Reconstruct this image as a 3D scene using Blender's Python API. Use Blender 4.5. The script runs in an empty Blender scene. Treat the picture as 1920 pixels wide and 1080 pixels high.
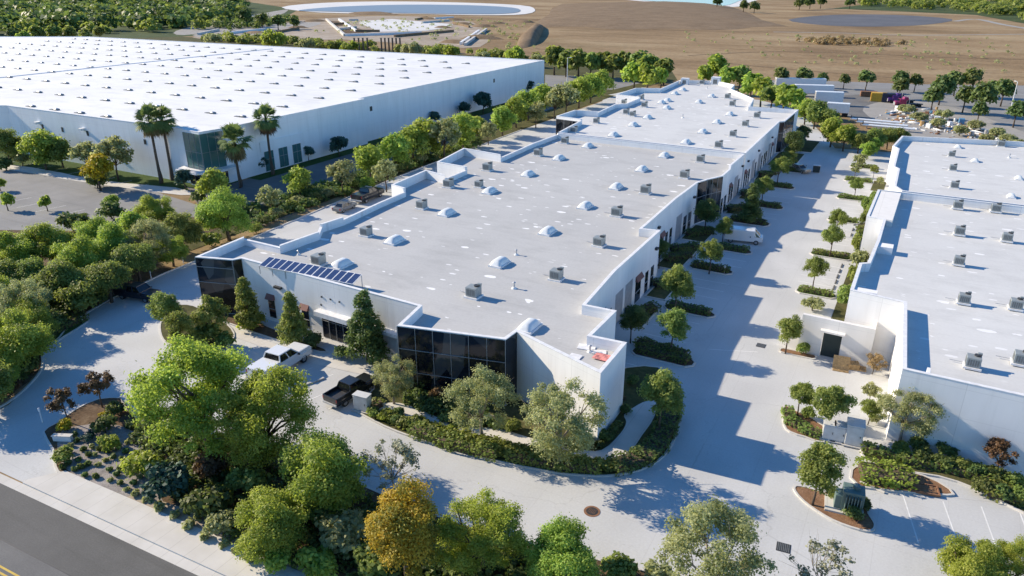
import bpy, bmesh, math, random
import numpy as np
from mathutils import Vector, Matrix
from mathutils.geometry import tessellate_polygon
R = math.radians
SC = bpy.context.scene
# ------------------------------------------------------------------ camera, world, sun, exposure
F = 1382.0; PIT = math.atan(585 / 1382.0); AZ = R(29.0); H = 37.0
cam = bpy.data.cameras.new('camera'); camo = bpy.data.objects.new('camera', cam)
SC.collection.objects.link(camo); SC.camera = camo
camo.location = (0, 0, H); camo.rotation_euler = (math.pi / 2 - PIT, 0, AZ)
cam.sensor_width = 36.0; cam.lens = F / 1920 * 36.0; cam.clip_start = 0.5; cam.clip_end = 20000
SUN_EL, SUN_AZ = 27.5, 5.0          # light travels towards +X and a little towards +Y
w = bpy.data.worlds.new('World'); SC.world = w; w.use_nodes = True
nt = w.node_tree; bg = nt.nodes['Background']
sky = nt.nodes.new('ShaderNodeTexSky'); sky.sky_type = 'NISHITA'; sky.sun_disc = False
tosun = Vector((-math.cos(R(SUN_EL)) * math.cos(R(SUN_AZ)), -math.cos(R(SUN_EL)) * math.sin(R(SUN_AZ)), math.sin(R(SUN_EL))))
sky.sun_elevation = R(SUN_EL); sky.sun_rotation = math.atan2(tosun.x, tosun.y)
sky.air_density = 1.0; sky.dust_density = 0.0; sky.ozone_density = 6.0
hsv = nt.nodes.new('ShaderNodeHueSaturation'); hsv.inputs['Saturation'].default_value = 1.12
nt.links.new(sky.outputs[0], hsv.inputs['Color']); nt.links.new(hsv.outputs[0], bg.inputs[0]); bg.inputs[1].default_value = 0.13
sl = bpy.data.lights.new('sun', 'SUN'); sl.energy = 5.0; sl.angle = R(0.5); sl.color = (1.0, 0.86, 0.66)
so = bpy.data.objects.new('sun', sl); SC.collection.objects.link(so)
so.rotation_euler = tosun.to_track_quat('Z', 'Y').to_euler(); so.location = (-100, -20, 120)
SC.view_settings.view_transform = 'Standard'; SC.view_settings.look = 'None'
SC.view_settings.exposure = 0.64; SC.view_settings.gamma = 1.0
SC.render.engine = 'CYCLES'; SC.cycles.max_bounces = 6; SC.cycles.transparent_max_bounces = 4
SC.cycles.diffuse_bounces = 3; SC.cycles.glossy_bounces = 3; SC.cycles.use_denoising = True

# ------------------------------------------------------------------ survey helper: photo point -> place on level z
_cp, _sp = math.cos(PIT), math.sin(PIT)
_fw = (-math.sin(AZ), math.cos(AZ)); _rt = (math.cos(AZ), math.sin(AZ))
def at(px, py, z=0.0):
    x = (px - 960) / F; y = (py - 540) / F
    fw = _cp - y * _sp; dn = _sp + y * _cp; t = (H - z) / dn
    return (t * (fw * _fw[0] + x * _rt[0]), t * (fw * _fw[1] + x * _rt[1]))
def ats(pts, z=0.0): return [at(p[0], p[1], z) for p in pts]

# ------------------------------------------------------------------ mesh helpers
class MB:
    def __init__(s): s.v = []; s.f = []; s.m = []
    def add(s, vs, fs, mi=0):
        o = len(s.v); s.v += [tuple(p) for p in vs]
        s.f += [tuple(i + o for i in f) for f in fs]; s.m += [mi] * len(fs)
    def box(s, c, d, rz=0.0, mi=0, top=1.0):
        x, y, z = d[0] / 2, d[1] / 2, d[2] / 2; ca, sa = math.cos(rz), math.sin(rz); vs = []
        for k in (-1, 1):
            t = top if k > 0 else 1.0
            for i, j in ((-1, -1), (1, -1), (1, 1), (-1, 1)):
                a, b = i * x * t, j * y * t
                vs.append((c[0] + a * ca - b * sa, c[1] + a * sa + b * ca, c[2] + k * z))
        s.add(vs, [(3, 2, 1, 0), (4, 5, 6, 7), (0, 1, 5, 4), (1, 2, 6, 5), (2, 3, 7, 6), (3, 0, 4, 7)], mi)
        return s
    def rbox(s, c, d, b=0.05, rz=0.0, seg=2, mi=0, topscale=None, topshift=(0, 0)):
        bm = bmesh.new(); bmesh.ops.create_cube(bm, size=1.0)
        for v in bm.verts:
            up = v.co.z > 0
            v.co = Vector((v.co.x * d[0], v.co.y * d[1], v.co.z * d[2]))
            if up and topscale: v.co.x = v.co.x * topscale[0] + topshift[0]; v.co.y = v.co.y * topscale[1] + topshift[1]
        bmesh.ops.bevel(bm, geom=list(bm.edges), offset=b, segments=seg, affect='EDGES', profile=0.6)
        M = Matrix.Translation(Vector(c)) @ Matrix.Rotation(rz, 4, 'Z')
        bm.verts.index_update()
        s.add([M @ v.co for v in bm.verts], [[v.index for v in f.verts] for f in bm.faces], mi); bm.free()
        return s
    def prism(s, poly, z0, z1, mi=0, bottom=False):
        n = len(poly); vs = [(p[0], p[1], z0) for p in poly] + [(p[0], p[1], z1) for p in poly]
        fs = [(i, (i + 1) % n, n + (i + 1) % n, n + i) for i in range(n)]
        tri = tessellate_polygon([[Vector((p[0], p[1], 0)) for p in poly]])
        a = sum(poly[i][0] * poly[(i + 1) % n][1] - poly[(i + 1) % n][0] * poly[i][1] for i in range(n))
        for t in tri:
            q = [poly[i] for i in t]
            cr = (q[1][0] - q[0][0]) * (q[2][1] - q[0][1]) - (q[1][1] - q[0][1]) * (q[2][0] - q[0][0])
            t = tuple(t) if cr > 0 else tuple(reversed(t))
            fs.append(tuple(i + n for i in t))
            if bottom: fs.append(tuple(reversed(t)))
        if a < 0: fs[:n] = [tuple(reversed(f)) for f in fs[:n]]
        s.add(vs, fs, mi); return s
    def sheet(s, poly, z, mi=0):
        tri = tessellate_polygon([[Vector((p[0], p[1], 0)) for p in poly]]); fs = []
        for t in tri:
            q = [poly[i] for i in t]
            cr = (q[1][0] - q[0][0]) * (q[2][1] - q[0][1]) - (q[1][1] - q[0][1]) * (q[2][0] - q[0][0])
            fs.append(tuple(t) if cr > 0 else tuple(reversed(t)))
        s.add([(p[0], p[1], z) for p in poly], fs, mi); return s
    def tube(s, pts, rad, n=8, mi=0, cap=True):
        rings = []; o = []
        for i, p in enumerate(pts):
            p = Vector(p); d = (Vector(pts[min(i + 1, len(pts) - 1)]) - Vector(pts[max(i - 1, 0)])).normalized()
            u = d.cross(Vector((0.13, 1, 0.07))).normalized(); v = d.cross(u)
            rings.append([p + (u * math.cos(2 * math.pi * k / n) + v * math.sin(2 * math.pi * k / n)) * rad[i] for k in range(n)])
        vs = [q for r in rings for q in r]; fs = []
        for i in range(len(rings) - 1):
            for k in range(n):
                a, b = i * n + k, i * n + (k + 1) % n
                fs.append((a, b, b + n, a + n))
        if cap: fs += [tuple(range(n - 1, -1, -1)), tuple((len(rings) - 1) * n + k for k in range(n))]
        s.add(vs, fs, mi); return s
    def cyl(s, c, r, h, n=16, axis='z', mi=0):
        ax = {'x': Vector((h / 2, 0, 0)), 'y': Vector((0, h / 2, 0)), 'z': Vector((0, 0, h / 2))}[axis]
        return s.tube([Vector(c) - ax, Vector(c) + ax], [r, r], n, mi)
    def mesh(s, name, mats, smooth=False):
        me = bpy.data.meshes.new(name); me.from_pydata(s.v, [], s.f)
        for m in (mats if isinstance(mats, (list, tuple)) else [mats]): me.materials.append(m)
        if any(s.m): me.polygons.foreach_set('material_index', s.m)
        if smooth: me.polygons.foreach_set('use_smooth', [True] * len(s.f))
        me.update(); return me
    def build(s, name, mats, parent=None, smooth=False):
        return link(name, s.mesh(name, mats, smooth), parent)
def tag(o, label=None, cat=None, group=None, kind=None):
    if label: o['label'] = label
    if cat: o['category'] = cat
    if group: o['group'] = group
    if kind: o['kind'] = kind
    return o
def empty(name, loc=(0, 0, 0), rz=0.0, sc=1.0):
    o = bpy.data.objects.new(name, None); SC.collection.objects.link(o); o.empty_display_size = 0.3
    o.location = loc; o.rotation_euler = (0, 0, rz); o.scale = (sc, sc, sc) if not isinstance(sc, tuple) else sc
    return o
KIDS = {}
ORD = ['nearest', 'second nearest', 'third nearest', 'fourth nearest', 'fifth nearest', 'sixth nearest', 'seventh nearest', 'eighth nearest', 'ninth nearest', 'tenth nearest', 'eleventh nearest', 'twelfth nearest', 'thirteenth nearest', 'fourteenth nearest', 'fifteenth nearest', 'sixteenth nearest', 'seventeenth nearest', 'eighteenth nearest', 'nineteenth nearest', 'twentieth nearest'] + ['%dth nearest' % i for i in range(21, 60)]
NTH = ['first', 'second', 'third', 'fourth', 'fifth', 'sixth', 'seventh', 'eighth', 'ninth', 'tenth', 'eleventh', 'twelfth', 'thirteenth', 'fourteenth', 'fifteenth', 'sixteenth', 'seventeenth', 'eighteenth', 'nineteenth', 'twentieth', '21st', '22nd', '23rd', '24th', '25th', '26th', '27th', '28th', '29th', '30th']

# ------------------------------------------------------------------ materials
class NT:
    def __init__(s, name):
        s.m = bpy.data.materials.new(name); s.m.use_nodes = True; s.t = s.m.node_tree
        s.b = s.t.nodes['Principled BSDF']; s.out = s.t.nodes['Material Output']
    def n(s, typ, **kw):
        x = s.t.nodes.new('ShaderNode' + typ)
        for k, v in kw.items():
            if k.startswith('i_'): x.inputs[int(k[2:]) if k[2:].isdigit() else k[2:]].default_value = v
            else: setattr(x, k, v)
        return x
    def l(s, a, b): s.t.links.new(a, b)
    def pos(s, sx=1, sy=1, sz=1, kind='Object'):
        tc = s.n('TexCoord'); mp = s.n('Mapping'); s.l(tc.outputs[kind], mp.inputs[0]); mp.inputs[3].default_value = (sx, sy, sz)
        return mp.outputs[0]
    def noise(s, v, scale, detail=4, rough=0.55):
        x = s.n('TexNoise'); s.l(v, x.inputs['Vector']); x.inputs['Scale'].default_value = scale
        x.inputs['Detail'].default_value = detail; x.inputs['Roughness'].default_value = rough
        return x.outputs[0]
    def ramp(s, f, stops, interp='LINEAR'):
        x = s.n('ValToRGB'); s.l(f, x.inputs[0]); x.color_ramp.interpolation = interp
        e = x.color_ramp.elements
        while len(e) < len(stops): e.new(0.5)
        for i, (p, c) in enumerate(stops):
            e[i].position = p; e[i].color = (c[0], c[1], c[2], 1) if isinstance(c, (tuple, list)) else (c, c, c, 1)
        return x.outputs[0]
    def mix(s, fac, a, b, mode='MIX'):
        x = s.n('MixRGB', blend_type=mode)
        for i, q in enumerate((fac, a, b)):
            if isinstance(q, (int, float)): x.inputs[i].default_value = q if i == 0 else (q, q, q, 1)
            elif isinstance(q, tuple): x.inputs[i].default_value = (q[0], q[1], q[2], 1)
            else: s.l(q, x.inputs[i])
        return x.outputs[0]
    def math(s, op, a, b=0.0):
        x = s.n('Math', operation=op)
        for i, q in enumerate((a, b)):
            if isinstance(q, (int, float)): x.inputs[i].default_value = q
            else: s.l(q, x.inputs[i])
        return x.outputs[0]
    def bump(s, h, strength=0.3, dist=0.05):
        x = s.n('Bump'); s.l(h, x.inputs['Height']); x.inputs['Strength'].default_value = strength; x.inputs['Distance'].default_value = dist
        s.l(x.outputs[0], s.b.inputs['Normal'])
    def set(s, col=None, rough=0.6, metal=0.0, spec=0.5):
        if col is not None:
            if isinstance(col, tuple): s.b.inputs['Base Color'].default_value = (col[0], col[1], col[2], 1)
            else: s.l(col, s.b.inputs['Base Color'])
        s.b.inputs['Roughness'].default_value = rough; s.b.inputs['Metallic'].default_value = metal
        s.b.inputs['Specular IOR Level'].default_value = spec
        return s.m
M = {}; 
def plain(name, col, rough=0.6, metal=0.0, spec=0.5, var=0.12, scale=2.0):
    n = NT(name); v = n.pos(); f = n.noise(v, scale, 5)
    c = n.ramp(f, [(0.3, tuple(x * (1 - var) for x in col)), (0.7, tuple(min(1, x * (1 + var)) for x in col))])
    M[name] = n.set(c, rough, metal, spec); return M[name]
def make_mats():
    # concrete pavement: pale, stained, with sawn joints
    n = NT('concrete'); v = n.pos()
    base = n.ramp(n.noise(v, 0.035, 6, 0.6), [(0.3, (0.455, 0.46, 0.455)), (0.7, (0.54, 0.545, 0.535))])
    st = n.ramp(n.noise(n.pos(0.25, 0.05, 1), 1.2, 6, 0.65), [(0.5, 0.0), (0.75, 1.0)])
    c = n.mix(n.math('MULTIPLY', st, 0.35), base, (0.40, 0.39, 0.375))
    sep = n.n('SeparateXYZ'); n.l(v, sep.inputs[0])
    def joint(o, per, off):
        q = n.math('FRACT', n.math('DIVIDE', n.math('ADD', o, off), per)); return n.math('LESS_THAN', q, 0.05 / per)
    j = n.math('MAXIMUM', joint(sep.outputs[0], 4.6, 1000.3), joint(sep.outputs[1], 6.1, 1000.9))
    c = n.mix(n.math('MULTIPLY', j, 0.2), c, (0.3, 0.29, 0.28))
    oil = n.n('TexVoronoi', feature='F1'); n.l(n.mix(0.3, n.pos(0.22, 0.16, 0), n.noise(v, 0.9, 3), 'ADD'), oil.inputs['Vector']); oil.inputs['Scale'].default_value = 1.0; ocs = n.n('SeparateColor'); n.l(oil.outputs['Color'], ocs.inputs[0])
    om = n.math('MULTIPLY', n.math('LESS_THAN', oil.outputs['Distance'], n.math('MULTIPLY', n.math('SUBTRACT', ocs.outputs[1], 0.7), 0.5)), n.noise(v, 1.6, 4)); c = n.mix(n.math('MULTIPLY', om, 0.45), c, (0.2, 0.195, 0.19))
    sl_ = n.ramp(n.noise(n.pos(0.22, 0.16, 0), 1.0, 0), [(0.35, 0.47), (0.65, 0.54)]); c = n.mix(0.6, c, sl_, 'OVERLAY')
    cr = n.n('TexVoronoi', feature='DISTANCE_TO_EDGE'); n.l(n.mix(0.35, n.pos(0.09, 0.09, 0), n.noise(v, 0.7, 5), 'ADD'), cr.inputs['Vector']); cr.inputs['Scale'].default_value = 1.0
    c = n.mix(n.math('MULTIPLY', n.math('LESS_THAN', cr.outputs['Distance'], 0.0035), 0.2), c, (0.25, 0.245, 0.235))
    c = n.mix(0.5, c, n.ramp(n.noise(v, 6.0, 3), [(0.2, 0.42), (0.8, 0.58)]), 'OVERLAY')
    n.bump(n.noise(v, 14, 3), 0.15, 0.02); M['concrete'] = n.set(c, 0.85, spec=0.25)
    n = NT('walk'); v = n.pos(); c = n.ramp(n.noise(v, 0.5, 6), [(0.3, (0.52, 0.50, 0.46)), (0.7, (0.60, 0.58, 0.545))])
    sep = n.n('SeparateXYZ'); n.l(v, sep.inputs[0]); q = n.math('LESS_THAN', n.math('FRACT', n.math('DIVIDE', n.math('ADD', sep.outputs[0], 900), 1.5)), 0.03)
    c = n.mix(n.math('MULTIPLY', q, 0.4), c, (0.3, 0.29, 0.27)); M['walk'] = n.set(c, 0.85, spec=0.25)
    def asphalt(name, a, b, sc=0.12):
        n = NT(name); v = n.pos(); c = n.ramp(n.noise(v, sc, 7, 0.65), [(0.3, a), (0.72, b)])
        c = n.mix(0.35, c, n.ramp(n.noise(v, 9, 2), [(0.3, 0.35), (0.7, 0.65)]), 'OVERLAY')
        str_ = n.ramp(n.noise(n.pos(0.02, 1.0, 1), 1.0, 4), [(0.55, 0.0), (0.7, 1.0)])
        c = n.mix(n.math('MULTIPLY', str_, 0.25), c, tuple(x * 0.6 for x in a))
        n.bump(n.noise(v, 30, 2), 0.2, 0.01); M[name] = n.set(c, 0.9, spec=0.2)
    asphalt('asphalt', (0.105, 0.104, 0.10), (0.155, 0.153, 0.148))
    asphalt('asphalt_old', (0.20, 0.20, 0.195), (0.29, 0.285, 0.275))
    asphalt('asphalt_mid', (0.13, 0.13, 0.13), (0.2, 0.198, 0.19))
    # membrane roofs: pale, with round patch repairs and faint seams
    def roof(name, a, b, patch):
        n = NT(name); v = n.pos(); sep = n.n('SeparateXYZ'); n.l(v, sep.inputs[0])
        c = n.ramp(n.noise(v, 0.06, 6, 0.6), [(0.3, a), (0.7, b)])
        dirt = n.ramp(n.noise(n.pos(0.3, 0.6, 1), 0.5, 6, 0.7), [(0.48, 0.0), (0.72, 1.0)])
        c = n.mix(n.math('MULTIPLY', dirt, 0.55), c, tuple(x * 0.78 for x in a))
        vo = n.n('TexVoronoi', feature='F1'); n.l(n.mix(0.25, n.pos(0.28, 0.55, 0.0), n.noise(v, 1.4, 3), 'ADD'), vo.inputs['Vector']); vo.inputs['Scale'].default_value = 1.0
        vs = n.n('SeparateColor'); n.l(vo.outputs['Color'], vs.inputs[0])
        rad = n.math('MULTIPLY', n.math('SUBTRACT', vs.outputs[0], 0.42), 0.36)
        p = n.math('LESS_THAN', vo.outputs['Distance'], rad)
        c = n.mix(n.math('MULTIPLY', p, 0.9 * patch), c, (0.86, 0.86, 0.85))
        vo2 = n.n('TexVoronoi', feature='F1'); n.l(n.mix(0.3, n.pos(0.5, 1.15, 0.0), n.noise(v, 2.0, 3), 'ADD'), vo2.inputs['Vector']); vo2.inputs['Scale'].default_value = 1.0
        v2 = n.n('SeparateColor'); n.l(vo2.outputs['Color'], v2.inputs[0]); clus = n.ramp(n.noise(v, 0.09, 3), [(0.36, 0.0), (0.5, 1.0)])
        p2 = n.math('MULTIPLY', n.math('LESS_THAN', vo2.outputs['Distance'], n.math('MULTIPLY', n.math('SUBTRACT', v2.outputs[0], 0.55), 0.6)), clus)
        c = n.mix(n.math('MULTIPLY', p2, 0.8 * patch), c, (0.82, 0.82, 0.81))
        s1 = n.math('LESS_THAN', n.math('FRACT', n.math('DIVIDE', n.math('ADD', sep.outputs[1], 999.3), 3.1)), 0.02)
        c = n.mix(n.math('MULTIPLY', s1, 0.22), c, tuple(x * 0.6 for x in a))
        c = n.mix(0.35, c, n.ramp(n.noise(v, 3.5, 3), [(0.3, 0.44), (0.7, 0.56)]), 'OVERLAY')
        M[name] = n.set(c, 0.75, spec=0.25)
    roof('roof_grey', (0.44, 0.438, 0.425), (0.50, 0.497, 0.48), 1.0)
    roof('roof_pale', (0.56, 0.56, 0.545), (0.63, 0.63, 0.61), 0.8)
    roof('roof_white', (0.70, 0.70, 0.69), (0.80, 0.80, 0.785), 0.0)
    def wall(name, a, b, per):
        n = NT(name); v = n.pos(); sep = n.n('SeparateXYZ'); n.l(v, sep.inputs[0])
        c = n.ramp(n.noise(n.pos(1, 1, 0.25), 0.6, 6), [(0.3, a), (0.7, b)])
        j1 = n.math('LESS_THAN', n.math('FRACT', n.math('DIVIDE', n.math('ADD', sep.outputs[1], 997.1), per)), 0.05 / per)
        j2 = n.math('LESS_THAN', n.math('FRACT', n.math('DIVIDE', n.math('ADD', sep.outputs[0], 995.4), per)), 0.05 / per)
        j3 = n.math('LESS_THAN', n.math('FRACT', n.math('DIVIDE', n.math('ADD', sep.outputs[2], 100.2), 2.6)), 0.018)
        j = n.math('MAXIMUM', n.math('MAXIMUM', j1, j2), n.math('MULTIPLY', j3, 0.6))
        c = n.mix(n.math('MULTIPLY', j, 0.3), c, tuple(x * 0.5 for x in a))
        rs = n.ramp(n.noise(n.pos(1.3, 1.3, 0.05), 1.0, 5, 0.7), [(0.52, 0.0), (0.75, 1.0)]); c = n.mix(n.math('MULTIPLY', rs, 0.22), c, tuple(x * 0.62 for x in a))
        M[name] = n.set(c, 0.8, spec=0.3)
    wall('wall_pale', (0.77, 0.765, 0.755), (0.84, 0.835, 0.825), 7.3)
    wall('wall_white', (0.80, 0.805, 0.81), (0.87, 0.875, 0.88), 8.9)
    wall('wall_beige', (0.72, 0.70, 0.665), (0.78, 0.76, 0.725), 9.0)
    plain('cap', (0.72, 0.72, 0.72), 0.6)
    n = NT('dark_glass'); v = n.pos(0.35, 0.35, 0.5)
    gv = n.n('TexVoronoi', feature='F1'); n.l(n.pos(0.7, 0.7, 0.45), gv.inputs['Vector']); gv.inputs['Scale'].default_value = 1.0; gs = n.n('SeparateColor'); n.l(gv.outputs['Color'], gs.inputs[0])  # random cell tones in the base colour imitate uneven reflections and blinds
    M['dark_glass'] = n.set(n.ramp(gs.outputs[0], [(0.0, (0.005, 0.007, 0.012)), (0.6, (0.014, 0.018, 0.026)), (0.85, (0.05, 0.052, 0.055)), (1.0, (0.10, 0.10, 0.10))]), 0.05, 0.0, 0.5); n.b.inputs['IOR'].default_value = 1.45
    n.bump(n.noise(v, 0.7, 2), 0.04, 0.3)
    n = NT('green_glass'); M['green_glass'] = n.set((0.06, 0.15, 0.145), 0.1, 0.0, 0.8)
    plain('spandrel', (0.10, 0.10, 0.11), 0.4)
    plain('mullion', (0.34, 0.35, 0.36), 0.4, 0.3)
    plain('dark_metal', (0.035, 0.035, 0.037), 0.5)
    plain('door_grey', (0.36, 0.365, 0.38), 0.6)
    plain('awning', (0.20, 0.085, 0.07), 0.7)
    plain('ac_metal', (0.30, 0.325, 0.32), 0.5, 0.2)
    plain('ac_grille', (0.15, 0.16, 0.16), 0.7)
    plain('galv', (0.5, 0.51, 0.52), 0.4, 0.5)
    n = NT('dome'); M['dome'] = n.set(n.ramp(n.noise(n.pos(), 2.5, 4), [(0.3, (0.66, 0.68, 0.67)), (0.7, (0.78, 0.79, 0.77))]), 0.28, 0, 0.6)
    n = NT('panel'); sep = n.n('SeparateXYZ'); n.l(n.pos(), sep.inputs[0])
    q = n.math('MAXIMUM', n.math('LESS_THAN', n.math('FRACT', n.math('DIVIDE', n.math('ADD', sep.outputs[0], 50), 0.165)), 0.07), n.math('LESS_THAN', n.math('FRACT', n.math('DIVIDE', n.math('ADD', sep.outputs[1], 50), 0.165)), 0.07))
    M['panel'] = n.set(n.mix(n.math('MULTIPLY', q, 0.5), (0.028, 0.045, 0.12), (0.13, 0.16, 0.25)), 0.12, 0.0, 0.7)
    plain('white_paint', (0.74, 0.75, 0.75), 0.35, 0, 0.6, 0.04)
    plain('line_paint', (0.70, 0.70, 0.68), 0.8)
    plain('yellow_paint', (0.55, 0.38, 0.06), 0.8)
    plain('red_cloth', (0.58, 0.22, 0.20), 0.8)
    plain('rubber', (0.02, 0.02, 0.02), 0.85)
    plain('rim', (0.4, 0.4, 0.41), 0.3, 0.7)
    n = NT('car_glass'); M['car_glass'] = n.set((0.01, 0.012, 0.015), 0.05, 0, 0.8)
    for k, c in dict(car_white=(0.75, 0.76, 0.76), car_black=(0.012, 0.013, 0.015), car_grey=(0.16, 0.17, 0.18), car_navy=(0.015, 0.018, 0.03), car_tan=(0.30, 0.25, 0.19), car_magenta=(0.30, 0.012, 0.08), car_purple=(0.08, 0.02, 0.17)).items():
        n = NT(k); M[k] = n.set(c, 0.3, 0.1, 0.6); n.b.inputs['Coat Weight'].default_value = 0.4; n.b.inputs['Coat Roughness'].default_value = 0.08
    plain('lamp_red', (0.35, 0.02, 0.02), 0.3); plain('lamp_clear', (0.6, 0.6, 0.58), 0.15, 0.2)
    plain('wood', (0.42, 0.27, 0.12), 0.8, var=0.3, scale=6); plain('bin_dark', (0.02, 0.035, 0.035), 0.6)
    plain('yard_yellow', (0.62, 0.36, 0.03), 0.6); plain('yard_navy', (0.02, 0.025, 0.05), 0.6); plain('yard_blue', (0.10, 0.25, 0.40), 0.6)
    plain('cabinet', (0.55, 0.56, 0.56), 0.5); plain('cabinet_green', (0.12, 0.18, 0.165), 0.5)
    plain('rust', (0.22, 0.11, 0.06), 0.85, var=0.3)
    def soil(name, stops, sc, sc2=3.0, bumpd=0.08):
        n = NT(name); v = n.pos(); f = n.mix(0.4, n.noise(v, sc, 7, 0.65), n.noise(v, sc2, 5, 0.7))
        n.bump(n.noise(v, sc2 * 1.7, 4), 0.6, bumpd); M[name] = n.set(n.ramp(f, stops), 0.95, spec=0.1)
    soil('mulch', [(0.32, (0.055, 0.036, 0.022)), (0.52, (0.13, 0.088, 0.055)), (0.7, (0.22, 0.165, 0.11))], 0.5)
    soil('bark', [(0.3, (0.16, 0.085, 0.045)), (0.7, (0.30, 0.18, 0.11))], 1.5, 6)
    soil('greybed', [(0.3, (0.13, 0.115, 0.105)), (0.5, (0.28, 0.255, 0.24)), (0.7, (0.42, 0.385, 0.365))], 0.9, 5)
    soil('litter', [(0.3, (0.035, 0.04, 0.015)), (0.5, (0.085, 0.085, 0.035)), (0.7, (0.17, 0.145, 0.07))], 0.35, 2.5)
    soil('turf', [(0.3, (0.03, 0.055, 0.015)), (0.7, (0.075, 0.12, 0.03))], 0.6, 5)
    soil('spoil', [(0.3, (0.15, 0.105, 0.065)), (0.7, (0.28, 0.205, 0.13))], 0.05, 0.4, 0.4)
    soil('site_dirt', [(0.3, (0.24, 0.19, 0.14)), (0.5, (0.36, 0.30, 0.235)), (0.7, (0.50, 0.46, 0.40))], 0.03, 0.25, 0.2)
    soil('scrub', [(0.3, (0.03, 0.05, 0.02)), (0.55, (0.075, 0.10, 0.04)), (0.75, (0.20, 0.18, 0.10))], 0.02, 0.15, 0.5)
    soil('liner', [(0.3, (0.55, 0.55, 0.54)), (0.7, (0.72, 0.71, 0.69))], 0.02, 0.3, 0.05)
    soil('pad', [(0.3, (0.095, 0.10, 0.115)), (0.7, (0.16, 0.165, 0.18))], 0.03, 0.4, 0.05)
    soil('yard_dirt', [(0.3, (0.25, 0.24, 0.22)), (0.7, (0.40, 0.385, 0.36))], 0.15, 1.5, 0.05)
    n = NT('water'); M['water'] = n.set((0.20, 0.235, 0.27), 0.45, 0, 0.3); n.bump(n.noise(n.pos(), 0.3, 3), 0.05, 0.2)
    n = NT('water_blue'); M['water_blue'] = n.set((0.05, 0.20, 0.33), 0.12, 0, 0.5)
    # dry field
    n = NT('field'); v = n.pos()
    a = n.ramp(n.noise(n.pos(0.55, 1, 1), 0.013, 9, 0.68), [(0.3, (0.20, 0.145, 0.09)), (0.48, (0.33, 0.25, 0.16)), (0.66, (0.45, 0.37, 0.255))])
    st = n.ramp(n.noise(n.pos(0.2, 1.0, 1), 0.06, 8, 0.75), [(0.52, 0.0), (0.62, 1.0)])
    a = n.mix(n.math('MULTIPLY', st, 0.42), a, (0.19, 0.14, 0.085))
    gr = n.ramp(n.noise(v, 0.006, 5, 0.6), [(0.56, 0.0), (0.68, 1.0)])
    a = n.mix(n.math('MULTIPLY', gr, 0.35), a, (0.14, 0.14, 0.065))
    a = n.mix(0.6, a, n.ramp(n.noise(v, 0.35, 6, 0.7), [(0.25, 0.26), (0.75, 0.62)]), 'OVERLAY')
    a = n.mix(1.0, a, (0.90, 0.83, 0.72), 'MULTIPLY')
    n.bump(n.noise(v, 0.4, 6), 0.5, 0.5); M['field'] = n.set(a, 0.95, spec=0.1)
    # bark & leaves
    plain('trunk', (0.11, 0.085, 0.065), 0.9, 0, 0.1, 0.3, 6); plain('trunk_pale', (0.30, 0.26, 0.21), 0.9, 0, 0.1, 0.3, 6)
    def leaf(name, dark, light, trans=0.3, hv=0.03, vv=0.25):
        n = NT(name); at_ = n.n('Attribute', attribute_name='tone'); oi = n.n('ObjectInfo')
        c = n.ramp(at_.outputs['Fac'], [(0.0, dark), (0.55, tuple((a + b) / 2 for a, b in zip(dark, light))), (1.0, light)])
        hs = n.n('HueSaturation'); n.l(c, hs.inputs['Color'])
        n.l(n.math('ADD', n.math('MULTIPLY', n.math('SUBTRACT', oi.outputs['Random'], 0.5), hv * 2), 0.5), hs.inputs['Hue'])
        n.l(n.math('ADD', n.math('MULTIPLY', n.math('SUBTRACT', oi.outputs['Random'], 0.5), vv), 1.0), hs.inputs['Value'])
        n.l(hs.outputs[0], n.b.inputs['Base Color']); n.b.inputs['Roughness'].default_value = 0.55; n.b.inputs['Specular IOR Level'].default_value = 0.3
        tr = n.n('BsdfTranslucent'); mu = n.mix(0.6, hs.outputs[0], (light[0] * 1.25, light[1] * 1.3, light[2] * 0.8)); n.l(mu, tr.inputs[0])
        mx = n.n('MixShader'); mx.inputs[0].default_value = trans; n.l(n.b.outputs[0], mx.inputs[1]); n.l(tr.outputs[0], mx.inputs[2])
        n.l(mx.outputs[0], n.out.inputs[0]); M[name] = n.m
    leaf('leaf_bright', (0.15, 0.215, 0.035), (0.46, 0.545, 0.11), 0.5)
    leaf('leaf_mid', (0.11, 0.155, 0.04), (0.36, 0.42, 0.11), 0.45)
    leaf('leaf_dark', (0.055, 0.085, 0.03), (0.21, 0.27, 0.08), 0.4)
    leaf('leaf_olive', (0.21, 0.235, 0.1), (0.48, 0.49, 0.25), 0.45, 0.015)
    leaf('leaf_silver', (0.156, 0.168, 0.102), (0.432, 0.432, 0.3), 0.25, 0.01)
    leaf('leaf_autumn', (.14, .17, .025), (.58, .40, .045), 0.35, 0.012, 0.15)
    leaf('leaf_rust', (0.07, 0.04, 0.02), (0.20, 0.12, 0.06), 0.25, 0.01, 0.2)
    leaf('leaf_yellow', (0.25, 0.20, 0.015), (0.55, 0.44, 0.03), 0.35, 0.01, 0.1)
    leaf('leaf_teal', (0.0192, 0.056, 0.0448), (0.08, 0.16, 0.112), 0.2)
    leaf('leaf_palm', (0.0845, 0.1183, 0.03718), (0.2535, 0.3126, 0.1014), 0.25)
    leaf('leaf_dead', (0.10, 0.065, 0.03), (0.26, 0.18, 0.09), 0.2)
    leaf('leaf_tan', (0.22, 0.15, 0.07), (0.46, 0.34, 0.19), 0.3, 0.01)
make_mats()

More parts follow.
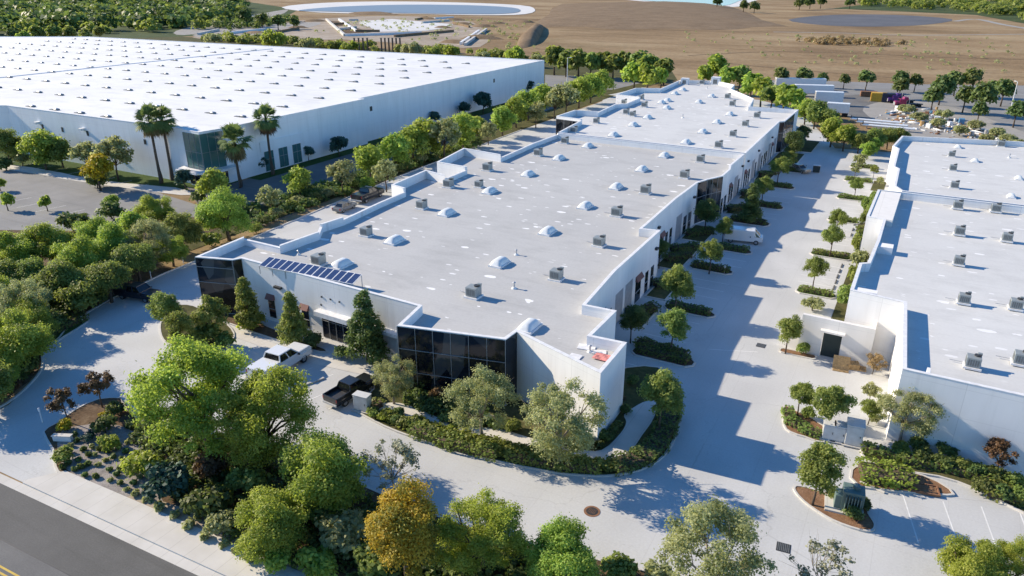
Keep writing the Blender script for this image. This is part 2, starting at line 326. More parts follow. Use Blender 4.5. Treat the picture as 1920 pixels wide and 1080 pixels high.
# ------------------------------------------------------------------ setting: ground, roads, beds
def link(name, me, parent=None):
    o = bpy.data.objects.new(name, me); SC.collection.objects.link(o)
    if parent is not None:
        o.parent = parent; KIDS.setdefault(parent.name, []).append(o)
    return o
def copy_thing(root, loc, rz=0.0, sc=1.0):
    def rec(o, parent):
        c = o.copy(); SC.collection.objects.link(c)
        if parent is not None: c.parent = parent
        for k in KIDS.get(o.name, []): rec(k, c)
        return c
    c = rec(root, None); c.location = loc; c.rotation_euler = (0, 0, rz)
    c.scale = (sc, sc, sc) if not isinstance(sc, tuple) else sc
    return c
def part(mb, name, mat, root, smooth=False, parent=None):
    L = root.location; mb.v = [(p[0] - L.x, p[1] - L.y, p[2] - L.z) for p in mb.v]
    return mb.build(name, mat, parent if parent is not None else root, smooth)
def struct(name, mb, mat): return tag(mb.build(name, mat), kind='structure')
def sheet(name, poly, z, mat): return struct(name, MB().sheet(poly, z), M[mat])
def smooth_poly(p, n=4, closed=True):
    out = []; N = len(p)
    for i in range(N if closed else N - 1):
        a, b, c, d = [Vector((p[k % N] if closed else p[max(0, min(N - 1, k))])[:2]) for k in (i - 1, i, i + 1, i + 2)]
        for j in range(n):
            t = j / n
            out.append(tuple(0.5 * ((2 * b) + (c - a) * t + (2 * a - 5 * b + 4 * c - d) * t * t + (3 * b - a - 3 * c + d) * t ** 3)))
    if not closed: out.append(tuple(p[-1][:2]))
    return out
def area(p): return sum(p[i][0] * p[(i + 1) % len(p)][1] - p[(i + 1) % len(p)][0] * p[i][1] for i in range(len(p))) / 2
def ccw(p): return p if area(p) > 0 else p[::-1]
def offset_poly(p, d):
    n = len(p); out = []
    for i in range(n):
        a, b, c = Vector(p[i - 1]), Vector(p[i]), Vector(p[(i + 1) % n])
        e1 = (b - a).normalized(); e2 = (c - b).normalized()
        n1 = Vector((-e1.y, e1.x)); n2 = Vector((-e2.y, e2.x)); m = (n1 + n2)
        k = max(0.35, 1 + n1.dot(n2)); m = m / k
        q = b + m * d; out.append((q.x, q.y))
    return out
def bed(poly, mat='mulch', kerb=True, z=0.11):
    poly = ccw(poly)
    if kerb:
        inn = offset_poly(poly, 0.16); n = len(poly); mb = MB()
        vs = [(p[0], p[1], -0.02) for p in poly] + [(p[0], p[1], z + 0.04) for p in poly] + [(p[0], p[1], z + 0.04) for p in inn] + [(p[0], p[1], z - 0.05) for p in inn]
        fs = []
        for i in range(n):
            j = (i + 1) % n
            fs += [(i, j, n + j, n + i), (n + i, n + j, 2 * n + j, 2 * n + i), (2 * n + i, 2 * n + j, 3 * n + j, 3 * n + i)]
        mb.add(vs, fs); struct('kerb', mb, M['walk']); poly = inn
    return struct('planting_bed', MB().sheet(poly, z), M[mat])

def terrain():
    xs = np.concatenate([[-6000, -4000, -3000, -2200], np.arange(-1600, 700, 45), [900, 1400, 2200, 3500, 6000]])
    ys = np.concatenate([[-3000, -800, -200], np.arange(0, 400, 40), np.arange(400, 1700, 45), [2000, 2600, 3500, 5000, 7000, 9000]])
    X, Y = np.meshgrid(xs, ys); Z = np.full(X.shape, -0.03)
    def hill(cx, cy, rx, ry, h, rot=0.0):
        c, s = math.cos(rot), math.sin(rot); u = ((X - cx) * c + (Y - cy) * s) / rx; v = (-(X - cx) * s + (Y - cy) * c) / ry
        return h * np.exp(-(u * u + v * v))
    far = np.clip((Y - 1500) / 2500, 0, 1)
    Z += far * 60 * (0.6 + 0.4 * np.sin(X / 700.0) * np.cos(Y / 900.0))
    nx, ny = len(xs), len(ys); mb = MB()
    mb.v = [tuple(p) for p in np.stack([X, Y, Z], -1).reshape(-1, 3)]
    mb.f = [(j * nx + i, j * nx + i + 1, (j + 1) * nx + i + 1, (j + 1) * nx + i) for j in range(ny - 1) for i in range(nx - 1)]
    mb.m = [0] * len(mb.f); struct('ground', mb, M['field'])
terrain()
# far mound of darker earth
def mound(name, pts, h, mat, steps=6, power=0.7):
    p = ccw(smooth_poly(pts, 3)); c = Vector((sum(q[0] for q in p) / len(p), sum(q[1] for q in p) / len(p))); n = len(p); vs = []; fs = []
    for k in range(steps + 1):
        t = k / steps
        for i, q in enumerate(p):
            s = 1 - t; wob = 1 + 0.05 * math.sin(i * 1.7 + k)
            vs.append((c.x + (q[0] - c.x) * s * wob, c.y + (q[1] - c.y) * s * wob, 0.02 + h * (1 - (1 - t) ** 2) ** power))
    for k in range(steps):
        for i in range(n):
            j = (i + 1) % n; fs.append((k * n + i, k * n + j, (k + 1) * n + j, (k + 1) * n + i))
    mb = MB(); mb.add(vs, fs); o = mb.build(name, M[mat], None, True); tag(o, kind='structure'); return o
mound('hill', ats([(1010, 40), (1060, 8), (1200, 3), (1330, 6), (1440, 38), (1450, 50), (1330, 55), (1180, 54), (1060, 50)]), 4, 'spoil')
mound('hill', ats([(968, 80), (1004, 48), (1020, 52), (1008, 78), (985, 90)]), 5.0, 'spoil')
# reservoirs behind pale liners
p = smooth_poly(ats([(528, 14), (600, 6), (720, 3), (860, 5), (975, 10), (1003, 18), (985, 27), (900, 29), (760, 26), (600, 24)]), 3)
sheet('embankment', p, 0.3, 'liner'); c = at(760, 15)
sheet('water', smooth_poly(ats([(560, 20), (640, 13), (760, 9.5), (880, 10.5), (960, 15), (975, 22), (945, 26.5), (860, 27), (720, 24.5), (600, 22)]), 3), 0.6, 'water')
p = smooth_poly(ats([(1150, -6), (1260, -14), (1420, -8), (1400, 6), (1375, 13), (1300, 8), (1200, 2)]), 3)
sheet('embankment', p, .05, 'liner')
sheet('water', smooth_poly(ats([(1165, -6), (1260, -12), (1400, -8), (1385, 2), (1352, 11.5), (1290, 6.5), (1200, 0.5)]), 3), .3, 'water_blue')
sheet('gravel_pad', smooth_poly(ats([(1478, 37), (1560, 28), (1680, 28), (1785, 36), (1740, 46), (1640, 50), (1540, 47)]), 3), 0.06, 'pad')
# construction site: graded dirt with pale slabs
sheet('dirt_lot', smooth_poly(ats([(360, 70), (450, 52), (590, 36), (720, 30), (860, 36), (910, 58), (900, 88), (780, 84), (640, 74), (480, 78)]), 3), 0.05, 'site_dirt')
sheet('dirt_lot', smooth_poly(ats([(360, 66), (470, 48), (600, 42), (560, 56), (450, 70)]), 3), 0.09, 'yard_dirt')
sheet('slab', ats([(672, 43), (738, 37), (848, 50), (802, 58), (712, 60)]), 0.16, 'liner')
sheet('path', smooth_poly(ats([(330, 58), (400, 42), (510, 22), (540, 18), (520, 30), (420, 54), (345, 66)]), 3), 0.07, 'yard_dirt')
# dirt tracks in the field
def track(pts, wd, z, mat, name='path'):
    p = smooth_poly(ats(pts), 5, False); L = []; Rr = []
    for i, q in enumerate(p):
        a = Vector(p[max(0, i - 1)]); b = Vector(p[min(len(p) - 1, i + 1)]); d = (b - a).normalized(); n_ = Vector((-d.y, d.x)) * wd / 2
        L.append((q[0] + n_.x, q[1] + n_.y)); Rr.append((q[0] - n_.x, q[1] - n_.y))
    mb = MB(); n = len(p); mb.add([(a[0], a[1], z) for a in L] + [(a[0], a[1], z) for a in Rr], [(i + n, i + 1 + n, i + 1, i) for i in range(n - 1)])
    return struct(name, mb, M[mat])
track([(1290, 104), (1440, 97), (1600, 100), (1760, 107), (1940, 112)], 2.2, 0.05, 'spoil')
track([(1360, 118), (1440, 126), (1580, 138), (1700, 148)], 1.6, 0.05, 'spoil')
track([(1450, 60), (1580, 62), (1700, 66), (1940, 64)], 4, 0.05, 'yard_dirt')
track([(1790, 40), (1830, 36), (1880, 46), (1940, 56)], 6, 0.05, 'yard_dirt')
track([(1000, 36), (1130, 44), (1250, 56), (1440, 60)], 3, 0.05, 'spoil')
track([(0, 19), (90, 17), (190, 15), (260, 13)], 9, 0.05, 'yard_dirt', 'road')
# scrub and planting soil under the tree belts
sheet('planting_bed', ats([(-200, 95), (-100, 60), (300, 66), (520, 80), (1030, 112), (1250, 118), (1270, 150), (1150, 176), (1000, 200), (980, 165), (1015, 112), (190, 70), (-200, 90)]), 0.01, 'litter')
sheet('scrub', ats([(-300, 76), (-300, -4), (200, -6), (430, -2), (560, 18), (520, 40), (400, 66), (250, 72), (0, 84)]), 0.02, 'scrub')
sheet('scrub', ats([(1560, 16), (1640, 6), (1760, -4), (2300, -10), (2300, 50), (1920, 44), (1830, 28), (1700, 22)]), .03, 'scrub')
# street, gutter, sidewalk (front left)
d = Vector((21.9, 0.9)).normalized(); nrm = Vector((-d.y, d.x)); o = Vector((-58.7, 22.1))
def strip(name, a, b, z, mat, L=260):
    q = [o + d * -L + nrm * a, o + d * L + nrm * a, o + d * L + nrm * b, o + d * -L + nrm * b]
    return sheet(name, [tuple(v) for v in q], z, mat)
strip('street', -16, 0.0, 0.004, 'asphalt'); strip('gutter', 0.0, 0.75, 0.008, 'walk')
strip('street_marking', -5.5, -5.36, 0.010, 'yellow_paint'); strip('street_marking', -5.86, -5.72, 0.010, 'yellow_paint')
strip('street_patch', -16, -3.85, 0.0065, 'asphalt_mid'); strip('street_seam', -3.88, -3.80, 0.0085, 'dark_metal')
kb = MB(); q = [o + d * 1.8 + nrm * 0.75, o + d * 260 + nrm * 0.75, o + d * 260 + nrm * 0.95, o + d * 1.8 + nrm * 0.95]
kb.prism([tuple(v) for v in q], 0, 0.15); struct('kerb', kb, M['walk'])
q = [o + d * 1.6 + nrm * 0.95, o + d * 260 + nrm * 0.95, o + d * 260 + nrm * 3.25, o + d * 3.4 + nrm * 3.25]
sheet('sidewalk', [tuple(v) for v in q], 0.145, 'walk')
# pale concrete drive round the buildings
cd = [(-70, 22.6), (-58, 23), (-30, 24), (150, 30), (150, 52), (60, 60), (20, 64), (8, 90), (4, 150), (-2, 188), (-17, 186), (-20, 196), (-27, 218), (-36, 240), (-48, 252), (-70, 256), (-94, 262), (-118, 268), (-124, 262), (-122, 244), (-112, 243), (-97, 238), (-91.5, 225), (-91.5, 170), (-90.5, 130), (-89.2, 105), (-87.5, 85), (-86, 63), (-85.5, 56.1), (-82.7, 44.3), (-79.4, 39.7), (-77.6, 36.8), (-74.3, 34.7), (-72.1, 32.3), (-70, 29)]
sheet('concrete_drive', cd, 0.006, 'concrete')
sheet('parking_lot', ats([(1420, 150), (1560, 152), (1720, 158), (2300, 165), (2300, 330), (1900, 275), (1690, 262), (1640, 240), (1560, 205), (1500, 175)]), 0.004, 'asphalt_old')
sheet('parking_lot', ats([(1560, 180), (1640, 176), (1760, 222), (1690, 262), (1640, 240), (1575, 206)]), 0.010, 'asphalt_mid')
sheet('dirt_lot', smooth_poly(ats([(1620, 200), (1700, 186), (1800, 205), (1900, 240), (1960, 270), (1800, 268), (1690, 250), (1640, 226)]), 3), 0.014, 'yard_dirt')
# warehouse lot and service lane
sheet('parking_lot', ats([(-300, 300), (0, 318), (170, 332), (300, 362), (372, 385), (380, 420), (250, 440), (0, 470), (-400, 540)]), 0.004, 'asphalt_old')
sheet('service_lane', [(-115, 88), (-99, 84), (-99, 240), (-113, 243)], 0.004, 'asphalt_mid')
sheet('service_lane', ats([(372, 385), (350, 350), (480, 372), (560, 362), (590, 385), (470, 432), (390, 420)]), 0.006, 'asphalt_mid')
sheet('sidewalk', smooth_poly(ats([(-200, 283), (60, 314), (150, 332), (240, 344), (330, 352), (360, 362), (340, 366), (230, 352), (120, 336), (40, 322), (-200, 296)]), 2), 0.03, 'walk')
sheet('planting_bed', [(-260, 78), (-170, 80), (-132, 84), (-112, 88), (-112, 98), (-180, 98), (-260, 96)], 0.001, 'turf')
sheet('planting_bed', [(-99, 60), (-90.2, 60), (-91, 130), (-92.2, 200), (-92.5, 238), (-99, 240)], 0.03, 'litter')
sheet('planting_bed', [(-117, 100), (-112, 100), (-112, 240), (-119, 240)], 0.02, 'turf')
sheet('planting_bed', [(-300, 44), (-165, 47), (-128, 56), (-112, 64), (-106, 76), (-96, 80), (-92, 60), (-86.4, 60), (-86, 56), (-83.2, 44.3), (-80, 39.9), (-78.2, 37), (-74.8, 35), (-72.6, 32.4), (-71, 28), (-72, 24.5), (-300, 16)], 0.05, 'mulch')
# kerb line on the left edge of the drive
def kerb_line(pts, wd=0.18, h=0.15, mat='walk'):
    L = []; Rr = []; p = pts
    for i, q in enumerate(p):
        a = Vector(p[max(0, i - 1)]); b = Vector(p[min(len(p) - 1, i + 1)]); dd = (b - a).normalized(); n_ = Vector((-dd.y, dd.x)) * wd / 2
        L.append((q[0] + n_.x, q[1] + n_.y)); Rr.append((q[0] - n_.x, q[1] - n_.y))
    return struct('kerb', MB().prism(L + Rr[::-1], 0.0, h), M[mat])
kerb_line(smooth_poly([(-70, 25.5), (-70.3, 29), (-72.1, 32.3), (-74.3, 34.7), (-77.6, 36.8), (-79.4, 39.7), (-82.7, 44.3), (-85.5, 56.1), (-86, 63), (-87.5, 85), (-89.2, 105), (-90.5, 130), (-91.5, 170)], 3, False))
bed(smooth_poly(ats([(70, 634), (152, 595), (166, 604), (122, 632), (88, 655), (78, 665)]), 2), 'turf')
# foreground bank between street and drive
bed(smooth_poly(ats([(80, 812), (105, 795), (140, 770), (185, 749), (230, 747), (270, 752), (330, 790), (450, 832), (560, 850), (690, 915), (800, 962), (940, 1004), (1133, 1053), (1290, 1086), (1500, 1112), (2000, 1160), (2100, 1330), (900, 1300), (556, 1082), (377, 1011), (240, 951), (125, 898), (103, 878), (98, 845)]), 2), 'mulch')
sheet('gravel', smooth_poly(ats([(112, 815), (150, 800), (225, 800), (300, 850), (300, 930), (330, 985), (240, 945), (140, 893), (112, 860)]), 3), 0.125, 'greybed')
sheet('bare_soil', smooth_poly(ats([(250, 930), (330, 950), (430, 990), (520, 1035), (590, 1085), (556, 1082), (470, 1047), (377, 1010), (285, 972), (235, 946)]), 2), .128, 'site_dirt')
# front bed, path and lawn strips by the glass corner
front = [(660, 772), (668, 774), (717, 800), (773, 822), (847, 843), (930, 867), (1030, 887), (1107, 895), (1160, 893), (1210, 880), (1245, 858), (1268, 820), (1278, 780), (1275, 735), (1235, 690), (1175, 690), (1100, 700), (740, 690), (700, 730), (672, 760)]
bed(smooth_poly(ats(front), 2), 'litter')
p = ats([(672, 764), (735, 757), (775, 765), (860, 800), (935, 806), (1000, 825), (1085, 844), (1128, 846), (1163, 815), (1174, 794), (1170, 780), (1188, 766), (1212, 754), (1232, 756), (1226, 785), (1204, 818), (1163, 866), (1085, 862), (1000, 845), (920, 828), (850, 818), (775, 795), (720, 775), (680, 772)])
sheet('path', smooth_poly(p, 3), 0.135, 'walk')
# left front beds
bed(smooth_poly(ats([(300, 625), (303, 600), (330, 575), (365, 575), (415, 600), (440, 625), (430, 645), (395, 655), (345, 655), (312, 645)]), 3), 'litter')
bed(smooth_poly(ats([(392, 590), (440, 572), (500, 612), (610, 655), (600, 662), (520, 640), (440, 612)]), 2), 'mulch')
sheet('sidewalk', ats([(408, 612), (430, 612), (560, 662), (700, 690), (690, 705), (560, 676), (440, 632)]), 0.03, 'walk')
# finger islands on both sides of the right-hand aisle, and the beds along the walls
def rect(x0, x1, y0, y1): return [(x0, y0), (x1, y0), (x1, y1), (x0, y1)]
def rrect(x0, x1, y0, y1, r=0.7):
    return [(x0 + r, y0), (x1 - r, y0), (x1, y0 + r), (x1, y1 - r), (x1 - r, y1), (x0 + r, y1), (x0, y1 - r), (x0, y0 + r)]
LI = [(-22.8, -16.0, 66.6, 68.9), (-23.5, -17.2, 79.5, 81.5), (-24.8, -18.7, 94.2, 96.4), (-23.5, -18.2, 103.4, 105.6), (-25.2, -18.6, 117.8, 120.6), (-24.0, -18.4, 128.4, 131.2), (-25.2, -19.0, 143.0, 145.6), (-25.2, -19.5, 157.0, 160.0)]
for a in LI: bed(rrect(*a), 'mulch')
for a in ((-26.2, -23.2, 62.6, 66), (-26.4, -23.6, 73, 79), (-26.5, -23.8, 82, 92), (-28.8, -25.3, 92.5, 103), (-29.2, -25.4, 105.5, 113.5), (-26.6, -24.0, 122, 128), (-26.8, -24.3, 132, 141), (-27.2, -24.3, 147, 156), (-27.6, -22.0, 161, 176), (-27, -21, 178, 192)): bed(rect(*a), 'litter')
RI = [(-10.3, -5.4, 92.4, 94.4), (-10.9, -5.2, 107.8, 109.9), (-11.0, -6.0, 126.3, 128.3), (-11.4, -6.0, 140.9, 143.1), (-11.8, -6.3, 155.0, 157.2), (-12.0, -6.5, 167.5, 170.0)]
for a in RI: bed(rrect(*a, r=0.6), 'turf')
for a in ((-5.2, -2.6, 80.5, 106), (-5.2, -3.2, 112, 118), (-6.2, -3.6, 122.5, 128), (-6.2, -4.2, 133, 139), (-6.4, -4.2, 150, 158)): bed(rect(*a), 'litter', False, 0.05)
bed(smooth_poly(ats([(1467, 765), (1476, 762), (1500, 775), (1545, 800), (1545, 832), (1510, 822), (1480, 812), (1468, 798)]), 2), 'bark')
bed(smooth_poly(ats([(1487, 915), (1500, 912), (1550, 925), (1618, 942), (1630, 965), (1642, 985), (1636, 998), (1610, 996), (1560, 978), (1515, 950), (1492, 928)]), 3), 'bark')
bed(smooth_poly(ats([(1595, 882), (1620, 876), (1700, 884), (1760, 905), (1790, 930), (1740, 928), (1610, 915)]), 2), 'bark')
bed(smooth_poly(ats([(1612, 845), (1625, 838), (1660, 850), (1750, 868), (1830, 890), (1960, 920), (1990, 985), (1920, 965), (1830, 920), (1760, 896), (1680, 884), (1628, 868)]), 2), 'litter')
bed(rrect(-9.0, -5.2, 74.8, 76.0, 0.3), 'bark', True, 0.08)
# painted stall lines
def line(a, b, wd=0.1, z=0.012, mat='line_paint', name='stall_marking'):
    a, b = Vector(a), Vector(b); dd = (b - a).normalized(); n_ = Vector((-dd.y, dd.x)) * wd / 2
    return [tuple(a + n_), tuple(a - n_), tuple(b - n_), tuple(b + n_)]
mk = MB()
for a, b in (((1693, 928), (1722, 1018)), ((1768, 940), (1800, 1030)), ((1840, 950), (1872, 1038)), ((1913, 963), (1945, 1050)), ((1330, 655), (1420, 660))): mk.sheet(line(at(*a), at(*b)), 0.012)
for k in range(-6, 14):
    for yy in (66, 82.5): mk.sheet(line((-192 + k * 5.2, yy), (-191 + k * 5.2, yy + 5)), 0.012)
for yy in (62, 64.7, 69.5, 72.2, 75, 77.6, 83, 85.7, 88.4, 91.1, 98, 100.7, 108, 110.7, 113.4, 123, 125.7, 134, 137, 140):
    mk.sheet(line((-23, yy), (-18.2, yy)), 0.012)
for yy in (96.8, 99.4, 102, 104.6, 112, 114.7, 117.4, 120, 122.8, 130.5, 133, 135.7, 138.2, 146, 148.6, 151.2): mk.sheet(line((-10.6, yy), (-6.4, yy)), 0.012)
for k in range(5): mk.sheet(line((-54.5 + k * 2.8, 43), (-52.9 + k * 2.8, 48.2)), 0.012)
struct('parking_markings', mk, M['line_paint'])

# ------------------------------------------------------------------ buildings
def seg_box(mb, p0, p1, s0, s1, z0, z1, o0, o1, mi=0):
    p0, p1 = Vector(p0), Vector(p1); d_ = (p1 - p0).normalized(); n_ = Vector((d_.y, -d_.x))
    q = [p0 + d_ * s0 + n_ * o0, p0 + d_ * s0 + n_ * o1, p0 + d_ * s1 + n_ * o1, p0 + d_ * s1 + n_ * o0]
    mb.prism([tuple(v) for v in q], z0, z1, mi, True); return mb
def shell(name, label, cat, pts, hts, deck, wallm, roofm, th=0.3, group=None):
    n = len(pts); r = tag(empty(name, (pts[0][0], pts[0][1], 0)), label, cat, group)
    inn = offset_poly(pts, th); mb = MB(); cp = MB(); co = offset_poly(pts, -0.03); ci = offset_poly(pts, th + 0.03)
    for i in range(n):
        j = (i + 1) % n; a, b, c, e = pts[i], pts[j], inn[j], inn[i]; h = hts[i]
        mb.add([(a[0], a[1], -0.2), (b[0], b[1], -0.2), (c[0], c[1], -0.2), (e[0], e[1], -0.2), (a[0], a[1], h), (b[0], b[1], h), (c[0], c[1], h), (e[0], e[1], h)],
               [(4, 5, 6, 7), (0, 1, 5, 4), (2, 3, 7, 6)] + ([(3, 0, 4, 7)] if hts[i - 1] < h - 0.05 else []) + ([(1, 2, 6, 5)] if hts[j] < h - 0.05 else []))
        q = [co[i], co[j], ci[j], ci[i]]
        cp.prism(q, h + 0.002, h + 0.05, 0, True)
    part(mb, 'wall', wallm, r); part(cp, 'parapet_cap', M['cap'], r)
    mid = offset_poly(pts, th * 0.5); part(MB().sheet(mid, deck), 'roof', roofm, r)
    return r
def glaze(r, p0, p1, z0, z1, cols, rows, mat='dark_glass', out=0.05, s0=0.0, s1=None, mull='mullion', mw=0.055, name='window'):
    L = (Vector(p1) - Vector(p0)).length; s1 = L if s1 is None else s1
    g = part(seg_box(MB(), p0, p1, s0 + 0.02, s1 - 0.02, z0, z1, -0.08, out), name, M[mat], r)
    mb = MB()
    for k in range(cols + 1 if cols else 0):
        s = s0 + (s1 - s0) * k / cols; seg_box(mb, p0, p1, max(s0, s - mw / 2), min(s1, s + mw / 2), z0, z1, out + 0.001, out + 0.06)
    for z in rows: seg_box(mb, p0, p1, s0, s1, z - mw / 2, z + mw / 2, out + 0.002, out + 0.075)
    if cols or rows: part(mb, 'mullion', M[mull], r, parent=g)
    return g
HW = 7.0
# --- middle building, near part
near = [(-70.9, 52.2), (-66.4, 53.6), (-65.9, 54.5), (-40.2, 53.5), (-39.3, 48.9), (-29.1, 51.3), (-29.0, 53.2), (-19.3, 49.8), (-19.4, 56.0), (-22.7, 55.8), (-22.7, 61.9), (-25.9, 61.8), (-26.7, 71.7), (-26.9, 87.7), (-29.2, 87.3), (-29.6, 103.0), (-29.4, 113.5), (-28.6, 116.0), (-27.0, 119.5), (-27.0, 124.5), (-27.6, 127.5), (-27.6, 137.6), (-66.0, 138.4), (-66.4, 128.5), (-65.8, 114.3), (-74.4, 115.6), (-72.4, 103.8), (-66.3, 103.2), (-66.2, 97.0), (-70.8, 98.2), (-70.0, 87.9), (-67.2, 87.2), (-66.9, 80.9), (-66.1, 72.0), (-66.6, 68.3), (-64.9, 65.9), (-65.4, 60.0), (-71.6, 60.1)]
hn = [7.0] * len(near)
for i in (22, 23, 27, 31, 32, 34, 36): hn[i] = 6.75
for i in (24, 25, 26, 28, 29, 30): hn[i] = 7.35
hn[33] = 7.1
B1 = shell('industrial_building', 'long grey-roofed white concrete building in the middle, with black glass corners and solar panels', 'building', near, hn, 6.0, M['wall_pale'], M['roof_grey'])
S = lambda i: (near[i], near[(i + 1) % len(near)])
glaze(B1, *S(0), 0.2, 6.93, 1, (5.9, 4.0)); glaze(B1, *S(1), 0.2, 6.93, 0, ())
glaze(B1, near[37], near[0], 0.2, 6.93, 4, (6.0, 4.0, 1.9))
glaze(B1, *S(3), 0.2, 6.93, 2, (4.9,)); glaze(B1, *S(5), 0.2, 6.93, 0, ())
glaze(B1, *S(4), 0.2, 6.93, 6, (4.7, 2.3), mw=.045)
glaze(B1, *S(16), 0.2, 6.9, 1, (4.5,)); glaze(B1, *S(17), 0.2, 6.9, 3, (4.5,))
# front wall: windows with awnings, entry with a canopy, lights, vents
def fwin(r, p0, p1, s, w_, z0, z1, aw=True, mat='dark_glass'):
    glaze(r, p0, p1, z0, z1, 0, ((z0 + z1) / 2,), mat, 0.03, s, s + w_)
    if aw:
        mb = MB(); d_ = (Vector(p1) - Vector(p0)).normalized(); n_ = Vector((d_.y, -d_.x)); a = Vector(p0) + d_ * (s - 0.1); b = Vector(p0) + d_ * (s + w_ + 0.1)
        vs = [(*(a + n_ * .01), z1 + .75), (*(b + n_ * .01), z1 + .75), (*(b + n_ * 0.4), z1 + .15), (*(a + n_ * 0.4), z1 + .15), (*(a + n_ * .01), z1 + .1), (*(b + n_ * .01), z1 + .1)]
        mb.add(vs, [(0, 3, 2, 1), (0, 4, 3), (1, 2, 5), (3, 4, 5, 2)]); part(mb, 'awning', M['awning'], r)
p0, p1 = S(2)
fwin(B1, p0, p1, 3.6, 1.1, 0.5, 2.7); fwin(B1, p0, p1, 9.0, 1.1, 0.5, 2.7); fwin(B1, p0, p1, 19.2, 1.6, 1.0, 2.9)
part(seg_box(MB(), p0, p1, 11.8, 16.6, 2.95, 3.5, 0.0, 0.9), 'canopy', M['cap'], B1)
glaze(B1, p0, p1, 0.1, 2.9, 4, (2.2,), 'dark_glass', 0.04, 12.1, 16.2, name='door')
for s, z in ((12.3, 4.9), (13.6, 4.9), (14.9, 4.9), (12.1, 3.9)): part(seg_box(MB(), p0, p1, s, s + 0.18, z, z + 0.18, 0, 0.08), 'wall_vent', M['dark_metal'], B1)
part(seg_box(MB(), p0, p1, 5.2, 6.3, 4.55, 4.8, 0, 0.35), 'wall_light', M['dark_metal'], B1)
part(seg_box(MB(), p0, p1, 18.2, 25.0, 3.1, 3.5, 0.0, 0.8), 'canopy', M['cap'], B1)
# aisle side
def aisle(r, pa, pb, doors, wins, lights):
    for s, w_ in doors: part(seg_box(MB(), pa, pb, s, s + w_, 0.0, 3.9, -0.05, 0.03), 'door', M['door_grey'], r)
    for s, w_, aw in wins: fwin(r, pa, pb, s, w_, 0.1, 2.9, aw)
    for s in lights: part(seg_box(MB(), pa, pb, s, s + 0.6, 4.9, 5.2, 0, 0.35), 'wall_light', M['dark_metal'], r)
aisle(B1, *S(11), [(1.0, 2.6), (4.4, 2.6)], [(7.6, 1.6, False)], [])
aisle(B1, *S(12), [(0.6, 2.4), (3.8, 2.4)], [(7.4, 2.0, True), (11, 1.2, False), (13.2, 1.2, False)], [14.2])
aisle(B1, *S(14), [(1.5, 2.6), (5.0, 2.6)], [(8.8, 1.8, True), (11.4, 1.2, False), (13.6, 1.2, False)], [7.0])
aisle(B1, *S(15), [(1.0, 2.6)], [(4.6, 1.5, False), (7, 1.5, False)], [8.6])
aisle(B1, *S(18), [], [(0.6, 1.4, False), (2.8, 1.4, False)], [])
aisle(B1, *S(20), [(4.2, 2.6)], [(0.5, 1.3, True), (2.3, 1.2, False), (7.2, 1.2, False)], [8.6])
# --- middle building, far part (taller dividing wall between them)
far = [(-66.0, 138.9), (-27.5, 138.1), (-27.9, 158.0), (-28.2, 174.0), (-27.3, 175.0), (-27.2, 192.5), (-38.6, 191.5), (-40.5, 205.0), (-44.5, 211.5), (-50.3, 220.5), (-51.5, 230.0), (-58.5, 236.0), (-69.0, 233.0), (-68.2, 210.0), (-74.2, 206.8), (-74.5, 192.6), (-67.5, 191.5), (-67.2, 181.0), (-69.3, 178.5), (-68.4, 165.0), (-73.8, 164.0), (-74.0, 154.5), (-67.5, 153.5), (-67.0, 148.0)]
hf = [7.1] * len(far)
for i in (13, 14, 15, 19, 20, 21): hf[i] = 7.4
hf[0] = 7.05
B2 = shell('industrial_building', 'far half of the middle grey-roofed building, beyond the low dividing wall across its roof', 'building', far, hf, 6.15, M['wall_pale'], M['roof_pale'])
S = lambda i: (far[i], far[(i + 1) % len(far)])
aisle(B2, *S(1), [(8, 2.6), (14.5, 2.6)], [(1, 1.3, True), (3, 1.3, False), (5, 1.3, False), (11.4, 1.2, False), (18, 1.2, False)], [2.5, 12.6])
aisle(B2, *S(2), [(5.5, 2.6), (12, 2.6)], [(1, 1.3, False), (3, 1.3, False), (9, 1.4, True)], [7.5])
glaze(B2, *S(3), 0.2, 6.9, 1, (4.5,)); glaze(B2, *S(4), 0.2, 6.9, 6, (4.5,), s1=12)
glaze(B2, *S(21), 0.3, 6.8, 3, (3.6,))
# --- right building
rn = [(2.3, 62.6), (60.0, 61.4), (60.0, 122.6), (-1.0, 122.9), (-4.2, 122.6), (-4.4, 107.0), (-2.3, 106.6), (-2.3, 97.0), (-2.6, 88.0), (-3.4, 87.4), (-3.4, 78.5), (1.6, 77.7)]
hr = [7.0] * len(rn)
B3 = shell('industrial_building', 'pale-roofed white building at the right edge, its blank front wall beside the lawn hedge', 'building', rn, hr, 6.0, M['wall_pale'], M['roof_pale'])
S = lambda i: (rn[i], rn[(i + 1) % len(rn)])
part(MB().prism([(-4.15, 107.3), (-1.2, 106.9), (-1.0, 122.4), (-3.9, 122.3)], 6.0, 6.96), 'parapet_block', M['wall_beige'], B3)
for q in ([(-3.1, 79.0), (-0.9, 79.0), (-0.9, 80.0), (-3.1, 80.0)], [(-2.1, 95), (-0.4, 95), (-0.4, 96.6), (-2.1, 96.6)]): part(MB().prism(q, 6.0, 6.9), 'parapet_block', M['wall_pale'], B3)
mb = MB().prism([(4.1, 63.0), (4.35, 63.0), (4.35, 64.0), (4.1, 64.0)], 6.0, 6.98)
part(mb, 'parapet_block', M['wall_pale'], B3)
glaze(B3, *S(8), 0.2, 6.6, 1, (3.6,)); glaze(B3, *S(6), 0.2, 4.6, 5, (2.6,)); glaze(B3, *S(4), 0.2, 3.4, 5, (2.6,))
rf = [(-1.0, 123.4), (60, 123.1), (60, 178), (36, 175.6), (17.0, 174.6), (-3.4, 169.6), (-4.4, 158), (-3.4, 156), (-3.2, 140.0), (-2.4, 138.6), (-2.2, 126)]
